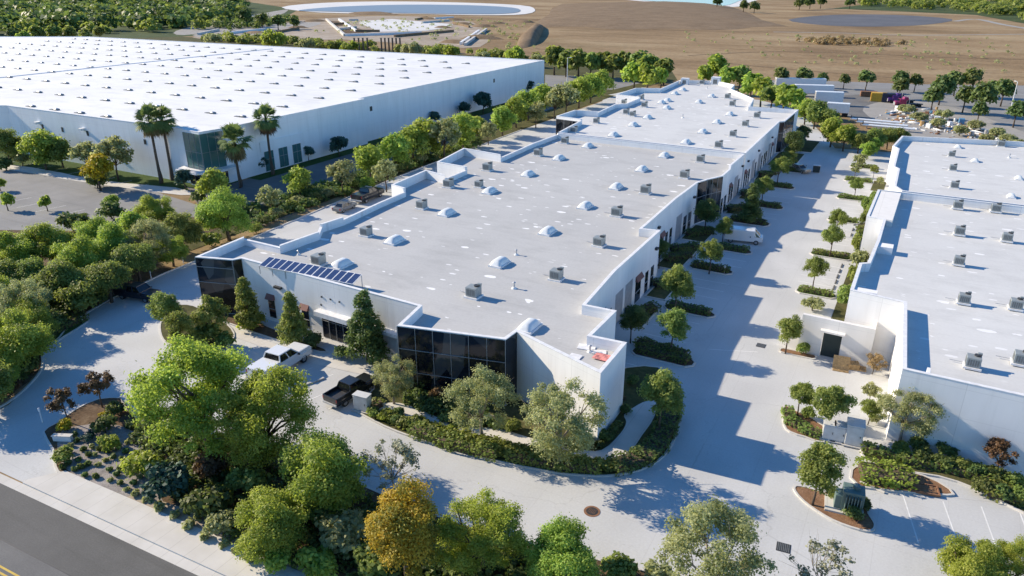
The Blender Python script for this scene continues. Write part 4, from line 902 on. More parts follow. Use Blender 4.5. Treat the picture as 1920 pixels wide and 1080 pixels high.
for i, (px, py) in enumerate([(133, 835), (145, 826), (128, 848), (172, 838), (188, 842), (203, 845), (178, 852), (147, 862), (235, 846), (240, 828), (142, 880), (118, 875), (197, 862), (212, 858), (232, 862), (222, 838), (157, 842), (250, 862), (246, 815), (140, 816), (165, 870), (185, 872), (205, 880), (225, 878), (245, 885), (160, 890), (180, 893), (205, 900), (225, 905), (250, 905), (270, 915), (130, 868), (152, 875), (262, 895), (168, 852), (218, 890), (238, 918)]):
    tree('tuft_dark' if i % 3 else 'tuft', px, py, 7 + i % 3, 'round grassy tuft growing on the grey gravel slope by the entrance', 'shrub', tg, ground=Z0)
for i, (px, py) in enumerate([(275, 935), (300, 950), (330, 965), (255, 925), (350, 985), (385, 1005), (420, 1020), (440, 1035), (468, 1048), (400, 990), (370, 970), (455, 1015)]):
    tree('tuft', px, py, 9 + (i * 5) % 7, 'dry grass clump on the bare soil above the sidewalk', 'shrub', 'dry grass clumps above the sidewalk', ground=Z0)
# --- trees left of the drive
LG = 'trees left of the entrance drive'
for i, a in enumerate([
    ('bright_near', 22, 645, 62, 'large bright green tree cut off by the left edge, nearest the entrance'),
    ('olive_near', 45, 562, 48, 'olive-leaved tree at the left edge behind the bright one'),
    ('bright_near', -10, 710, 40, 'green tree at the far left edge above the entrance kerb'),
    ('bright_near', 25, 480, 46, 'bright green tree at the left edge beside the parking lot'),
    ('bright_near', 92, 462, 45, 'bright green tree, second from the left edge beside the parking lot'),
    ('bright_near', 150, 490, 48, 'bright green tree, third from the left edge beside the parking lot'),
    ('green_near', 110, 530, 46, 'mid green tree behind the olive tree at the left'),
    ('bright_near', 215, 462, 46, 'bright green tree in the middle of the thicket left of the glass corner'),
    ('green_near', 200, 525, 42, 'dark green tree overhanging the dark pickup'),
    ('olive_near', 280, 452, 42, 'grey-olive tree with a bare trunk near the glass corner'),
    ('green_near', 338, 432, 38, 'dark rounded tree left of the round bright tree'),
    ('bright_near', 290, 398, 34, 'bright green tree at the edge of the parking lot'),
    ('bright_near', 423, 402, 49, 'large round bright green tree standing alone behind the left glass corner'),
    ('green_near', 60, 520, 40, 'mid green tree low in the thicket at the left'),
    ('green_near', -52, 718, 60, 'tree mostly cut off by the left edge, lowest one shading the entrance drive'),
    ('belt_mid', 150, 560, 34, 'dark tree over the hedge by the drive kerb'),
    ('belt', 245, 425, 30, 'small bright tree at the parking lot edge behind the thicket'),
    ('bright_near', 180, 445, 40, 'bright tree at the parking lot edge, between mound shrub and thicket'),
    ('bright_near', 60, 600, 44, 'bright tree between the left edge and the kerb hedge'),
    ('green_near', 255, 490, 40, 'mid green tree above the dark pickup'),
    ('bright_near', -20, 560, 50, 'bright tree cut off by the left edge, middle one'),
    ('green_near', 15, 525, 40, 'mid green tree cut off by the left edge behind the olive tree'),
    ('bright_near', 320, 470, 30, 'bright tree between grey-olive trunk and glass corner')]):
    tree(a[0], a[1], a[2], a[3], a[4], 'tree', LG)
for a in [('shrub_dark', 100, 606, 26, 'dark shrub behind the left kerb hedge'), ('shrub_dark', 330, 470, 22, 'dark shrub under the grey-olive tree'), ('shrub', 395, 452, 20, 'green shrub at the foot of the round bright tree'), ('shrub_olive', 235, 512, 14, 'tan dry shrub above the dark pickup'), ('shrub_dark', 40, 690, 30, 'dark shrub at the left edge by the kerb'), ('shrub_rust', 22, 725, 22, 'brown shrub at the left edge on dark mulch'), ('shrub_dark', 180, 565, 24, 'dark shrub left of the dark pickup')]:
    tree(a[0], a[1], a[2], a[3], a[4], 'shrub', 'shrubs left of the entrance drive')
# --- trees in front of the middle building
BG = 'trees in front of the middle building'
for a in [
    ('street', 311, 580, 31, 'leafy round tree on the kerb island left of the black glass corner'),
    ('street', 338, 612, 29, 'lower leafy tree at the tip of the kerb island'),
    ('street', 392, 588, 32, 'round tree right of the island in front of the black glass corner'),
    ('conical', 461, 566, 27, 'conical green tree against the front wall, leftmost of three'),
    ('conical', 547, 592, 28, 'conical green tree between the two awning windows'),
    ('conical_dark', 683, 608, 38, 'tallest dark conical tree left of the right glass corner'),
    ('olive_near', 735, 706, 43, 'airy olive tree beside the white electrical cabinet'),
    ('olive_near', 903, 752, 62, 'airy olive tree in front of the black glass wall'),
    ('olive_near', 1050, 784, 82, 'widest airy olive tree in front of the white corner tower'),
    ('conical_dark', 767, 675, 15, 'narrow dark cypress against the left end of the glass wall'),
    ('sparse_rust', 826, 690, 20, 'bare dark tree against the black glass wall'),
    ('sparse_rust', 1165, 745, 12, 'small purple tree beside the white tower wall')]:
    tree(a[0], a[1], a[2], a[3], a[4], 'tree', BG, ground=.1)
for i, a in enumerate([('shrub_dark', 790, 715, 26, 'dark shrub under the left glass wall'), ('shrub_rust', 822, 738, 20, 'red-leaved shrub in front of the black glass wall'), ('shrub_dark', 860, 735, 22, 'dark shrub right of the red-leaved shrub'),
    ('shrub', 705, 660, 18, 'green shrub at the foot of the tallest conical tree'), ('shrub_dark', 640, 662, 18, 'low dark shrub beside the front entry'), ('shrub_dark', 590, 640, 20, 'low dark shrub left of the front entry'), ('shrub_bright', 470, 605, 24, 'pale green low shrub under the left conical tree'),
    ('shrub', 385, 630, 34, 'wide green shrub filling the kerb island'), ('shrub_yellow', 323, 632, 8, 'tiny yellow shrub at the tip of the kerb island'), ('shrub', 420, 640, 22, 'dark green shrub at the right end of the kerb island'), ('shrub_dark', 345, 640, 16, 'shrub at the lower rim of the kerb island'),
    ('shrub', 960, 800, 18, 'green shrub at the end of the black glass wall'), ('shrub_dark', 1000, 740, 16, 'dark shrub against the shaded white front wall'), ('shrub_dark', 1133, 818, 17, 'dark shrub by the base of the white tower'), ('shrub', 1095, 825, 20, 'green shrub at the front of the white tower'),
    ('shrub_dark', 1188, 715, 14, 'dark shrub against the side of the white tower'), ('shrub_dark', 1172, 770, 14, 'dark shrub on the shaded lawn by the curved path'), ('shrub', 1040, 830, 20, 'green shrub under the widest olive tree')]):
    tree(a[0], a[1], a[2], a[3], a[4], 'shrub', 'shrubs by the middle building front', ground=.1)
fs_ = [(700, 775), (722, 780), (742, 790), (765, 795), (790, 800), (812, 812), (835, 818), (845, 806), (745, 775)]
for i, p in enumerate(fs_): tree(('shrub', 'shrub_bright', 'shrub_dark')[i % 3], p[0], p[1], 14, '%s kerbside shrub by the front path, %s to the white cabinet' % (('green', 'yellow-green', 'dark')[i % 3], ORD[i]), 'shrub', 'kerbside row by the front path', ground=.1)
# --- right of the middle building, along the aisle
AG = 'trees along the shaded aisle'
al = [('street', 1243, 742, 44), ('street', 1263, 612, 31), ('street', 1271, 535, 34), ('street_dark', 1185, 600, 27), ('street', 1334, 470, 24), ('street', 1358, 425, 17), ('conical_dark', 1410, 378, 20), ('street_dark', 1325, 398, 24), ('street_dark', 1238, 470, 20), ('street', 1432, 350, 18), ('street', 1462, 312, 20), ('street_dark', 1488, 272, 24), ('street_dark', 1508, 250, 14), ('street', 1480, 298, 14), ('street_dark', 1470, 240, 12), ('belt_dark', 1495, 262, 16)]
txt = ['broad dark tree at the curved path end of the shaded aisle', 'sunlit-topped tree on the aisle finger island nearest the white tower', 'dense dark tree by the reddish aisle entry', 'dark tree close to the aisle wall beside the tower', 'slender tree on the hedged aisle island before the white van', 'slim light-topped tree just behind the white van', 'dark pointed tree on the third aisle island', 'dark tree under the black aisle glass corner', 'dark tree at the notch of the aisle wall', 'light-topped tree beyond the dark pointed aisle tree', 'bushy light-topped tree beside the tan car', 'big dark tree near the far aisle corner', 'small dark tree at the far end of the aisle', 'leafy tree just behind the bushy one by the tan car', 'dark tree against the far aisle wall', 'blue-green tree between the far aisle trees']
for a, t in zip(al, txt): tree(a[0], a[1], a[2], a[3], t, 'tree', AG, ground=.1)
RG = 'trees in the sunny parking islands'
rl = [('street', 1562, 442, 22), ('street', 1530, 503, 21), ('street', 1606, 346, 14), ('street', 1572, 410, 17), ('street', 1626, 408, 14), ('street', 1642, 410, 12), ('street', 1480, 616, 27), ('street', 1503, 738, 26), ('street', 1562, 752, 39), ('belt_olive', 1634, 733, 16), ('street', 1634, 765, 19), ('olive_near', 1702, 768, 56), ('sparse_rust', 1880, 848, 33), ('street', 1537, 876, 46), ('belt_olive', 1612, 300, 13), ('belt_olive', 1605, 318, 9), ('street', 1640, 318, 8), ('belt', 1640, 272, 14), ('sparse_tan', 1640, 678, 22)]
txt = ['fullest dark round tree on the sunny islands', 'round tree on a thin trunk beside the dashed wheel stops', 'small round tree on the island beyond the tall beige parapet', 'pale feathery tree behind the fullest round tree', 'tree at the wall side beyond the hedge blocks, left one', 'tree at the wall side beyond the hedge blocks, right one', 'round tree in front of the beige screen wall', 'smaller tree behind the hedge by the twin cabinets', 'big round tree behind the twin grey cabinets', 'small clipped tree by the white corner, upper one', 'small clipped tree by the white corner, lower one', 'large grey-green airy tree at the corner of the right building', 'reddish half-bare tree by the right front wall', 'large round tree on the oval island beside the green transformer', 'small olive tree on the farthest sunny island but one', 'tiny olive tree on the sunny far island', 'tiny tree against the wall of the far right building', 'bright tree at the far left corner of the right building', 'tan dry bush at the foot of the beige corner wall']
for a, t in zip(rl, txt): tree(a[0], a[1], a[2], a[3], t, 'tree', RG, ground=.1)
wl = [(1612, 462, 18), (1612, 490, 20), (1606, 520, 19), (1592, 560, 24), (1600, 545, 16), (1625, 385, 12), (1640, 372, 12), (1650, 340, 8), (1640, 395, 14)]
for i, p in enumerate(wl): tree(('shrub', 'shrub_olive', 'shrub')[i % 3], p[0], p[1], p[2], 'leafy shrub along the right building wall, %s to the beige screen wall' % ORD[[3, 2, 1, 0, 4, 7, 6, 8, 5][i]], 'shrub', 'shrubs along the right building wall', ground=.05, zs=1.7)
for i, a in enumerate([('shrub_olive', 1525, 570, 22, 'spreading olive shrub before the beige screen wall'), ('shrub', 1508, 655, 16, 'low shrub by the dark doorway'), ('shrub_dark', 1600, 962, 20, 'low shrub on the oval island below the transformer'), ('shrub', 1565, 925, 16, 'shrub behind the oval island tree'), ('shrub_olive', 1640, 785, 12, 'small olive shrub by the twin cabinets'), ('shrub_dark', 1618, 945, 17, 'dark shrub right of the green transformer'), ('shrub', 1515, 775, 16, 'shrub inside the hedge by the twin cabinets')]):
    tree(a[0], a[1], a[2], a[3], a[4], 'shrub', 'shrubs on the right side', ground=.1)
rs = [(1690, 845), (1730, 855), (1765, 868), (1800, 872), (1830, 885), (1862, 890), (1895, 900), (1845, 915), (1880, 925), (1912, 930), (1720, 835), (1770, 845)]
for i, p in enumerate(rs): tree('shrub_dark' if i % 3 else 'shrub', p[0], p[1], 22, 'dark mounded shrub below the right front wall, %s from the grey-green tree' % ORD[i].replace('nearest', '').strip().replace('second', 'second').strip() if False else 'mounded shrub in the bed below the right front wall, %s to the airy tree' % ORD[i], 'shrub', 'shrub bed below the right front wall', ground=.1)
# --- belt between warehouse and middle building
VG = 'tree belt between warehouse and middle building'
bl = [(402, 346, 30, 'belt'), (505, 370, 22, 'belt_olive'), (560, 340, 27, 'belt'), (640, 326, 28, 'belt_olive'), (693, 306, 32, 'belt'), (722, 322, 26, 'belt_olive'), (742, 282, 32, 'belt'), (772, 268, 32, 'belt'), (800, 258, 34, 'belt'), (832, 252, 32, 'belt_olive'), (868, 246, 32, 'belt'), (895, 240, 20, 'belt'), (942, 226, 26, 'belt'), (968, 208, 27, 'belt'), (990, 196, 26, 'belt'), (1018, 186, 27, 'belt'), (1040, 190, 22, 'belt_olive'), (1062, 182, 27, 'belt_olive'), (1086, 172, 26, 'belt'), (1108, 164, 25, 'belt'), (1130, 154, 22, 'belt'), (690, 348, 16, 'belt'), (1005, 210, 20, 'belt_olive'), (915, 245, 18, 'belt_olive')]
for i, a in enumerate(bl): tree(a[3], a[0], a[1], a[2], ('bright green' if a[3] == 'belt' else 'grey-olive') + ' tree in the belt beside the warehouse lane, %s to the palms' % ORD[i], 'tree', VG)
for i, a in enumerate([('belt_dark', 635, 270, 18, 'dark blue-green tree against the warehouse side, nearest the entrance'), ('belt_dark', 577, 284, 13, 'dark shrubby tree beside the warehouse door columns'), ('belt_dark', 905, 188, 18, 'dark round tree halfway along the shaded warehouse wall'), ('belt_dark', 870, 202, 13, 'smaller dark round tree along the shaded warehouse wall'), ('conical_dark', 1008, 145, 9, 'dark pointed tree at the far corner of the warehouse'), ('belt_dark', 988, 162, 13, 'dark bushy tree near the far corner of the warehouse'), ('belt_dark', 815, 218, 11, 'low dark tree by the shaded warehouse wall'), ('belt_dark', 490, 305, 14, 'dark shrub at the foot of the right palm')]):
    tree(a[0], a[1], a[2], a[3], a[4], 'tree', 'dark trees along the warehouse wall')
sb = [(455, 395), (520, 400), (545, 385), (590, 372), (615, 362), (660, 345), (745, 318), (790, 298), (840, 282), (890, 268), (560, 375), (480, 430), (498, 415)]
for i, p in enumerate(sb): tree(('shrub_dark', 'shrub_olive', 'shrub')[i % 3], p[0], p[1], 15, 'low shrub under the side drive trees, %s to the round bright tree' % ORD[i], 'shrub', 'shrubs along the side drive')
# --- warehouse front
palm(0, 275, 226, 27, (303, 344), 'tall fan palm by the warehouse corner, leftmost of four')
palm(1, 308, 224, 25, (324, 338), 'tall fan palm close beside the leftmost palm')
palm(2, 437, 266, 31, (452, 352), 'fullest fan palm in front of the green glass corner')
palm(0, 497, 224, 25, (512, 328), 'fan palm standing right of the green glass corner')
WG = 'trees in front of the warehouse'
for a in [('green_near', 12, 272, 34, 'green tree at the left edge before the warehouse'), ('belt', 78, 280, 34, 'wide bright tree before the left warehouse wall'), ('belt_mid', 112, 285, 26, 'green tree joined to the wide bright tree'), ('belt_olive', 160, 290, 26, 'grey-olive tree before the warehouse wall'), ('belt_olive', 212, 288, 34, 'airy yellow-olive tree before the warehouse wall'), ('round_yellow', 180, 316, 32, 'round yellow-green tree at the parking lot edge'), ('belt_dark', 345, 332, 18, 'dark spiky shrub tree under the two palms'), ('far_bright', 85, 378, 14, 'small golden tree alone on a lot island'), ('far_bright', 10, 376, 15, 'small golden tree at the left edge of the lot'), ('belt', 209, 380, 16, 'small bright tree on the lot island'), ('belt', -2, 345, 12, 'bright tree at the left edge beyond the lot')]:
    tree(a[0], a[1], a[2], a[3], a[4], 'tree', WG)
for a in [('shrub_dark', 180, 342, 24, 'dark shrub below the round yellow tree'), ('shrub_dark', 208, 398, 26, 'dark shrub mound on the lot island'), ('shrub_dark', 135, 420, 30, 'dark shrub mound at the lot edge'), ('shrub_dark', 370, 372, 16, 'dark shrub by the end of the lot'), ('shrub_dark', 10, 310, 18, 'dark shrub at the left edge by the lot'), ('shrub_olive', 40, 300, 20, 'pale shrub before the left warehouse wall'), ('shrub', 400, 330, 18, 'green shrub under the fullest palm')]:
    tree(a[0], a[1], a[2], a[3], a[4], 'shrub', 'shrubs around the warehouse lot')
# --- far belts
fb = [(1040, 108, 24, 'far'), (1062, 114, 22, 'far'), (1085, 113, 24, 'far'), (1108, 118, 22, 'far'), (1130, 116, 22, 'far'), (1150, 120, 22, 'far'), (1172, 116, 22, 'far'), (1196, 118, 24, 'far'), (1220, 124, 24, 'far'), (1246, 130, 22, 'far'), (1190, 140, 24, 'far_bright'), (1215, 142, 26, 'far_bright'), (1240, 146, 20, 'far_bright')]
for i, a in enumerate(fb): tree(a[3], a[0], a[1], a[2], 'tree in the far belt behind the lamp post, %s to the warehouse corner' % ORD[i], 'tree', 'far tree belt behind the lamp post')
fr = [(1338, 126, 25, 'far_bright'), (1318, 140, 18, 'far_bright'), (1362, 146, 22, 'far_bright'), (1388, 144, 24, 'far'), (1408, 160, 25, 'far_bright'), (1430, 168, 24, 'far_bright'), (1448, 180, 22, 'far'), (1470, 182, 26, 'far_bright'), (1492, 190, 24, 'far_bright'), (1512, 208, 22, 'belt'), (1530, 214, 24, 'belt_mid'), (1550, 222, 20, 'belt_mid')]
for i, a in enumerate(fr): tree(a[3], a[0], a[1], a[2], 'bushy tree in the belt between far building end and trailer yard, %s' % ORD[len(fr) - 1 - i], 'tree', 'tree belt beside the trailer yard')
fr = [(1562, 246, 26, 'belt'), (1585, 256, 24, 'belt'), (1612, 266, 19, 'belt_mid'), (1642, 260, 21, 'belt_mid'), (1667, 258, 19, 'belt_mid'), (1690, 258, 17, 'belt_mid'), (1628, 282, 15, 'belt')]
for i, a in enumerate(fr): tree(a[3], a[0], a[1], a[2], 'green tree in the thicket below the flat racks, %s from the left' % NTH[i], 'tree', 'thicket below the flat racks')
yr = [(1463, 140, 14), (1510, 141, 14), (1544, 146, 10), (1584, 148, 10), (1627, 146, 14), (1688, 146, 14), (1690, 160, 14), (1718, 150, 12), (1752, 178, 17), (1768, 160, 20), (1795, 150, 16), (1827, 148, 18), (1812, 178, 18), (1846, 176, 22), (1884, 166, 18), (1838, 204, 14), (1908, 206, 18), (1862, 165, 14)]
for i, a in enumerate(yr): tree('lollipop', a[0], a[1], a[2] * 1.22, 'round-headed lot tree beyond the yard, %s from the left' % NTH[i], 'tree', 'round lot trees beyond the yard')
sp = [(1700, 205), (1725, 220), (1760, 232), (1800, 246), (1830, 236), (1870, 250), (1890, 262), (1905, 270), (1850, 262), (1770, 215)]
for i, p in enumerate(sp): tree('shrub_olive', p[0], p[1], 17, 'grey-green weed clump among the yard junk, %s from the left' % NTH[[0, 1, 2, 4, 5, 7, 8, 9, 6, 3][i]], 'shrub', 'weed clumps in the junk yard')
fx = [(1345, 3), (1500, 6), (1520, 4), (1540, 3), (1395, 10), (1415, 12), (1595, 4)]
for i, p in enumerate(fx): tree('far_dark', p[0], p[1], 10, 'dark tree on the far field edge, %s from the left' % NTH[[0, 3, 4, 5, 1, 2, 6][i]], 'tree', 'dark trees on the far field edge')
lt = [(45, 70, 14, 'far_bright'), (70, 62, 16, 'far'), (100, 60, 16, 'far'), (130, 62, 15, 'far'), (160, 66, 14, 'far'), (185, 60, 12, 'far'), (25, 66, 14, 'far_dark'), (100, 12, 10, 'far'), (190, 6, 11, 'far'), (440, 8, 12, 'far_dark'), (460, 30, 16, 'far_dark'), (490, 38, 14, 'far_dark'), (520, 40, 13, 'far_dark'), (550, 42, 10, 'far_dark')]
for i, a in enumerate(lt): tree(a[3], a[0], a[1], a[2], 'tree at the edge of the far wood behind the warehouse, %s from the left' % NTH[sorted(range(len(lt)), key=lambda q: lt[q][0]).index(i)], 'tree', 'trees behind the warehouse')
bk = [(402, 74, 20), (455, 80, 13), (512, 78, 24), (575, 86, 16), (622, 84, 12), (655, 92, 18), (772, 95, 22), (815, 101, 12), (846, 97, 20), (905, 106, 16), (940, 103, 11), (968, 108, 20), (1008, 110, 15)]
for i, p in enumerate(bk): tree(('shrub_olive', 'shrub', 'shrub_bright')[(i * 7) % 3], p[0], p[1], p[2], 'scrubby bush behind the warehouse roof edge, %s from the left' % NTH[i], 'shrub', 'bushes behind the warehouse', zs=.8 + .25 * ((i * 5) % 4))
# --- far woods and scrub: nobody could count them
def wood(name, label, poly, n, r, mat, ground=0.0, leaves=90):
    poly = ats(poly, ground); xs = [p[0] for p in poly]; ys = [p[1] for p in poly]; C = []
    def inside(x, y):
        c = False; j = len(poly) - 1
        for i in range(len(poly)):
            if (poly[i][1] > y) != (poly[j][1] > y) and x < (poly[j][0] - poly[i][0]) * (y - poly[i][1]) / (poly[j][1] - poly[i][1]) + poly[i][0]: c = not c
            j = i
        return c
    while len(C) < n:
        x, y = rng.uniform(min(xs), max(xs)), rng.uniform(min(ys), max(ys))
        if inside(x, y): C.append((x, y, ground + r * .5))
    C = np.array(C); Rr = r * rng.uniform(.5, 1.3, n); C[:, 2] = ground + Rr * .6
    me = leaf_mesh(name, [lobes_leaves(C, Rr, n * leaves, r * .3, .4, .4, .25, .8)], mat)
    return tag(link(name, me), label, None, None, 'stuff')
wood('woodland', 'dark wooded slope behind the warehouse at the far left', [(-200, 70), (-200, 2), (200, 2), (380, 6), (470, 14), (420, 40), (330, 56), (200, 62)], 620, 7.5, 'leaf_dark', 0, 60)
wood('woodland', 'lighter bushes mixed into the wooded slope', [(-200, 74), (-150, 8), (260, 8), (430, 14), (500, 44), (330, 66), (150, 72)], 260, 6, 'leaf_mid', 0, 60)
wood('scrubland', 'green scrub on the far right slope', [(1600, 10), (1680, 0), (2100, -4), (2100, 46), (1920, 40), (1830, 24), (1720, 18)], 420, 6, 'leaf_mid', 0, 50)
wood('scrubland', 'tangled scrub along the back of the warehouse', [(360, 76), (420, 70), (560, 80), (720, 92), (900, 102), (1020, 112), (1010, 118), (900, 110), (700, 99), (500, 84)], 150, 2.6, 'leaf_mid', 0, 60)
wood('scrubland', 'low weeds on the ground between lot and tree belt', [(380, 420), (440, 400), (560, 360), (700, 318), (830, 278), (900, 262), (900, 275), (760, 322), (640, 372), (520, 415), (430, 440)], 240, .9, 'leaf_dark', 0, 40)
wood('ground_cover', 'low dark plants between gravel and big tree', [(228, 795), (300, 780), (340, 800), (420, 850), (430, 900), (350, 900), (290, 880), (262, 850), (250, 815)], 130, .5, 'leaf_dark', .1, 50)
wood('ground_cover', 'ground cover under the foreground trees', [(290, 900), (450, 870), (600, 880), (700, 940), (830, 985), (1000, 1040), (1120, 1072), (900, 1200), (620, 1090), (480, 1030), (360, 970)], 420, .55, 'leaf_dark', .1, 40)
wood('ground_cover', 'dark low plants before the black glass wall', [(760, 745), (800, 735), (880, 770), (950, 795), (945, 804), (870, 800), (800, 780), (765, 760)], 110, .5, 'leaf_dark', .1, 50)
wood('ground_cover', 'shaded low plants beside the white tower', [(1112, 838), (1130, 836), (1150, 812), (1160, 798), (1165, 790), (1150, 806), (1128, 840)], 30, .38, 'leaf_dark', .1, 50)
wood('ground_cover', 'low planting along the front kerb', [(690, 775), (770, 805), (850, 832), (930, 852), (1030, 872), (1110, 882), (1160, 880), (1100, 868), (1000, 850), (900, 826), (800, 800), (730, 780)], 260, .5, 'leaf_mid', .1, 60)
wood('ground_cover', 'turf and low plants in the thicket left of the drive', [(-40, 520), (60, 500), (200, 545), (160, 580), (100, 620), (70, 660), (50, 715), (-60, 760)], 300, .8, 'leaf_dark', .05, 50)
# --- clipped hedges
def hedge(pts, wd, h, mat, label, world=False, z=.1, leaf=.13, dens=38, group='clipped hedges', name='hedge'):
    p = pts if world else ats(pts); Pn, Nn = [], []; core = MB()
    for i in range(len(p) - 1):
        a, b = Vector(p[i]), Vector(p[i + 1]); L = (b - a).length; d_ = (b - a) / L; n_ = Vector((-d_.y, d_.x))
        k = int(L * (wd + 2 * h) * dens) + 30
        s = rng.uniform(-.3, L + .3, k); face = rng.random(k) * (wd + 2 * h)
        off = np.where(face < h, -wd / 2, np.where(face < h + wd, face - h - wd / 2, wd / 2)); zz = np.where(face < h, face, np.where(face < h + wd, h, h + wd + h - face))
        nx = np.where(face < h, -1.0, np.where(face < h + wd, 0.0, 1.0)); nz = np.where((face >= h) & (face < h + wd), 1.0, 0.15)
        bul = 1 + .12 * np.sin(s * 2.1 + i) + rng.normal(0, .06, k); rnd = np.where(zz > h * .8, 1 - .12 * (np.abs(off) / (wd / 2)) ** 4, 1.0)
        Pn.append(np.stack([a.x + d_.x * s + n_.x * off * bul, a.y + d_.y * s + n_.y * off * bul, z + zz * bul * rnd], 1))
        Nn.append(np.stack([n_.x * nx, n_.y * nx, nz], 1))
        q = [a + n_ * wd * .36, a - n_ * wd * .36, b - n_ * wd * .36, b + n_ * wd * .36]; core.prism([tuple(v) for v in q], z - .05, z + h * .78)
    P_ = np.concatenate(Pn); N_ = np.concatenate(Nn) + unit(len(P_)) * .6; N_ /= np.linalg.norm(N_, axis=1, keepdims=True)
    c = P_.mean(0); r = tag(empty(name, (c[0], c[1], z)), label, 'hedge', group)
    V, T = leaf_quads(P_ - np.array([c[0], c[1], z]), N_, leaf * (.7 + .6 * rng.random(len(P_))), rng.normal(.5, .22, len(P_)))
    link('foliage', leaf_mesh('foliage', [(V, T)], mat), r); part(core, 'stem', M['trunk'], r)
    return r
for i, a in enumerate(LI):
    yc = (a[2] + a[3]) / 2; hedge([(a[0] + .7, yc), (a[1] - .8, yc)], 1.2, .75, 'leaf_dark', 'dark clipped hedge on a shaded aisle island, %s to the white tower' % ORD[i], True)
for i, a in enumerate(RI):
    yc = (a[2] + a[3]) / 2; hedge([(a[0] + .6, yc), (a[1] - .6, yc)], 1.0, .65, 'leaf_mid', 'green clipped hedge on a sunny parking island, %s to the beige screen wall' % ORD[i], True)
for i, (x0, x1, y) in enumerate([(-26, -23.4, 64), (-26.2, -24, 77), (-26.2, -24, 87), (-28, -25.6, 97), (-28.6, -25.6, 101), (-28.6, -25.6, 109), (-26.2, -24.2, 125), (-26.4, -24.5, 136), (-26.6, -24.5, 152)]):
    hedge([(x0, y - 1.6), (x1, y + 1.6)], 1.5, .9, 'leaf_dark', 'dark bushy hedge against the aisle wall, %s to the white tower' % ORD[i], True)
hedge([(775, 812), (850, 838), (930, 858)], 1.5, .8, 'leaf_mid', 'clipped green hedge along the front kerb, left stretch')
hedge([(955, 862), (1050, 880), (1120, 886)], 1.1, .7, 'leaf_mid', 'clipped green hedge along the front kerb, middle stretch')
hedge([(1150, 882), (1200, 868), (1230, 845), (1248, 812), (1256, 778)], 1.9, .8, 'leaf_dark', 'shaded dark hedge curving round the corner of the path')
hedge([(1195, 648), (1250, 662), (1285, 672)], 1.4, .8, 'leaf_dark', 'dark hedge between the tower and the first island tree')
hedge([(1620, 848), (1690, 868), (1770, 882), (1850, 905)], 1.1, .75, 'leaf_mid', 'long clipped hedge below the right front wall')
hedge([(1612, 893), (1660, 899), (1705, 906)], 2.6, .9, 'leaf_bright', 'wide pale green hedge block beside the mulch strip')
hedge([(1475, 775), (1480, 795), (1510, 812), (1535, 822)], 1.0, .7, 'leaf_mid', 'curved hedge left of the twin grey cabinets')
hedge([(72, 640), (108, 622), (155, 601)], 1.6, .8, 'leaf_dark', 'dark low hedge strip along the left drive kerb')
hedge([(700, 762), (712, 768)], 1.2, .7, 'leaf_mid', 'small rounded hedge beside the white cabinet')
for i, (px, py) in enumerate([(1617, 433), (1619, 440), (1617, 449)]): hedge([(px - 10, py), (px + 12, py + 2)], .8, .7, 'leaf_mid', 'short hedge block beside the right wall, %s of three' % ('farthest', 'middle', 'nearest')[i])
hedge([(1850, 925), (1925, 945)], 1.8, .8, 'leaf_mid', 'leafy hedge at the right edge by the front path')

# ------------------------------------------------------------------ vehicles
def wheel(r, x, y, rad=.38, wd=.26):
    mb = MB(); n = 18; prof = [(-wd / 2, rad * .62), (-wd / 2, rad * .93), (-wd / 2 + .04, rad), (wd / 2 - .04, rad), (wd / 2, rad * .93), (wd / 2, rad * .62)]; vs = []
    for k in range(n):
        a = 2 * math.pi * k / n
        for px, pr in prof: vs.append((x + px, y + pr * math.cos(a), rad + pr * math.sin(a)))
    m = len(prof); mb.add(vs, [(k * m + i, k * m + i + 1, ((k + 1) % n) * m + i + 1, ((k + 1) % n) * m + i) for k in range(n) for i in range(m - 1)])
    w_ = mb.build('wheel', M['rubber'], r, True); rb = MB().cyl((x, y, rad), rad * .63, wd * .9, 16, 'x')
    for k in range(5):
        a = k * 1.2566; rb.box((x + math.copysign(wd * .47, x), y + math.cos(a) * rad * .3, rad + math.sin(a) * rad * .3), (.03, .08, .08))
    rb.build('rim', M['rim'], w_)
def greenhouse(r, y0, y1, z0, z1, wd, inset, fr, rr, paint, extra=()):
    """glass house with pillars and roof panel; fr, rr = how far the front and rear glass lean in"""
    b = [(-wd / 2, y0), (wd / 2, y0), (wd / 2, y1), (-wd / 2, y1)]; t = [(-wd / 2 + inset, y0 + rr), (wd / 2 - inset, y0 + rr), (wd / 2 - inset, y1 - fr), (-wd / 2 + inset, y1 - fr)]
    g = MB(); g.add([(*p, z0) for p in b] + [(*p, z1) for p in t], [(0, 1, 5, 4), (1, 2, 6, 5), (2, 3, 7, 6), (3, 0, 4, 7)]); g.build('window', M['car_glass'], r)
    lp = lambda i, s: tuple(Vector((*b[i], z0)).lerp(Vector((*t[i], z1)), s))
    for i in range(4): MB().tube([lp(i, 0), lp(i, 1)], [.07, .055], 6).build('pillar', paint, r)
    for f in (.5,) + tuple(extra):
        for s in (0, 1):
            i, j = ((1, 2), (0, 3))[s]; q0 = Vector((*b[i], z0)).lerp(Vector((*b[j], z0)), f); q1 = Vector((*t[i], z1)).lerp(Vector((*t[j], z1)), f); MB().tube([q0, q1], [.06, .05], 6).build('pillar', paint, r)
    cx = (t[0][1] + t[2][1]) / 2; MB().rbox((0, cx, z1 + .02), (wd - 2 * inset + .06, t[2][1] - t[0][1] + .08, .1), .045).build('cab_roof' if extra == () else 'car_roof', paint, r)
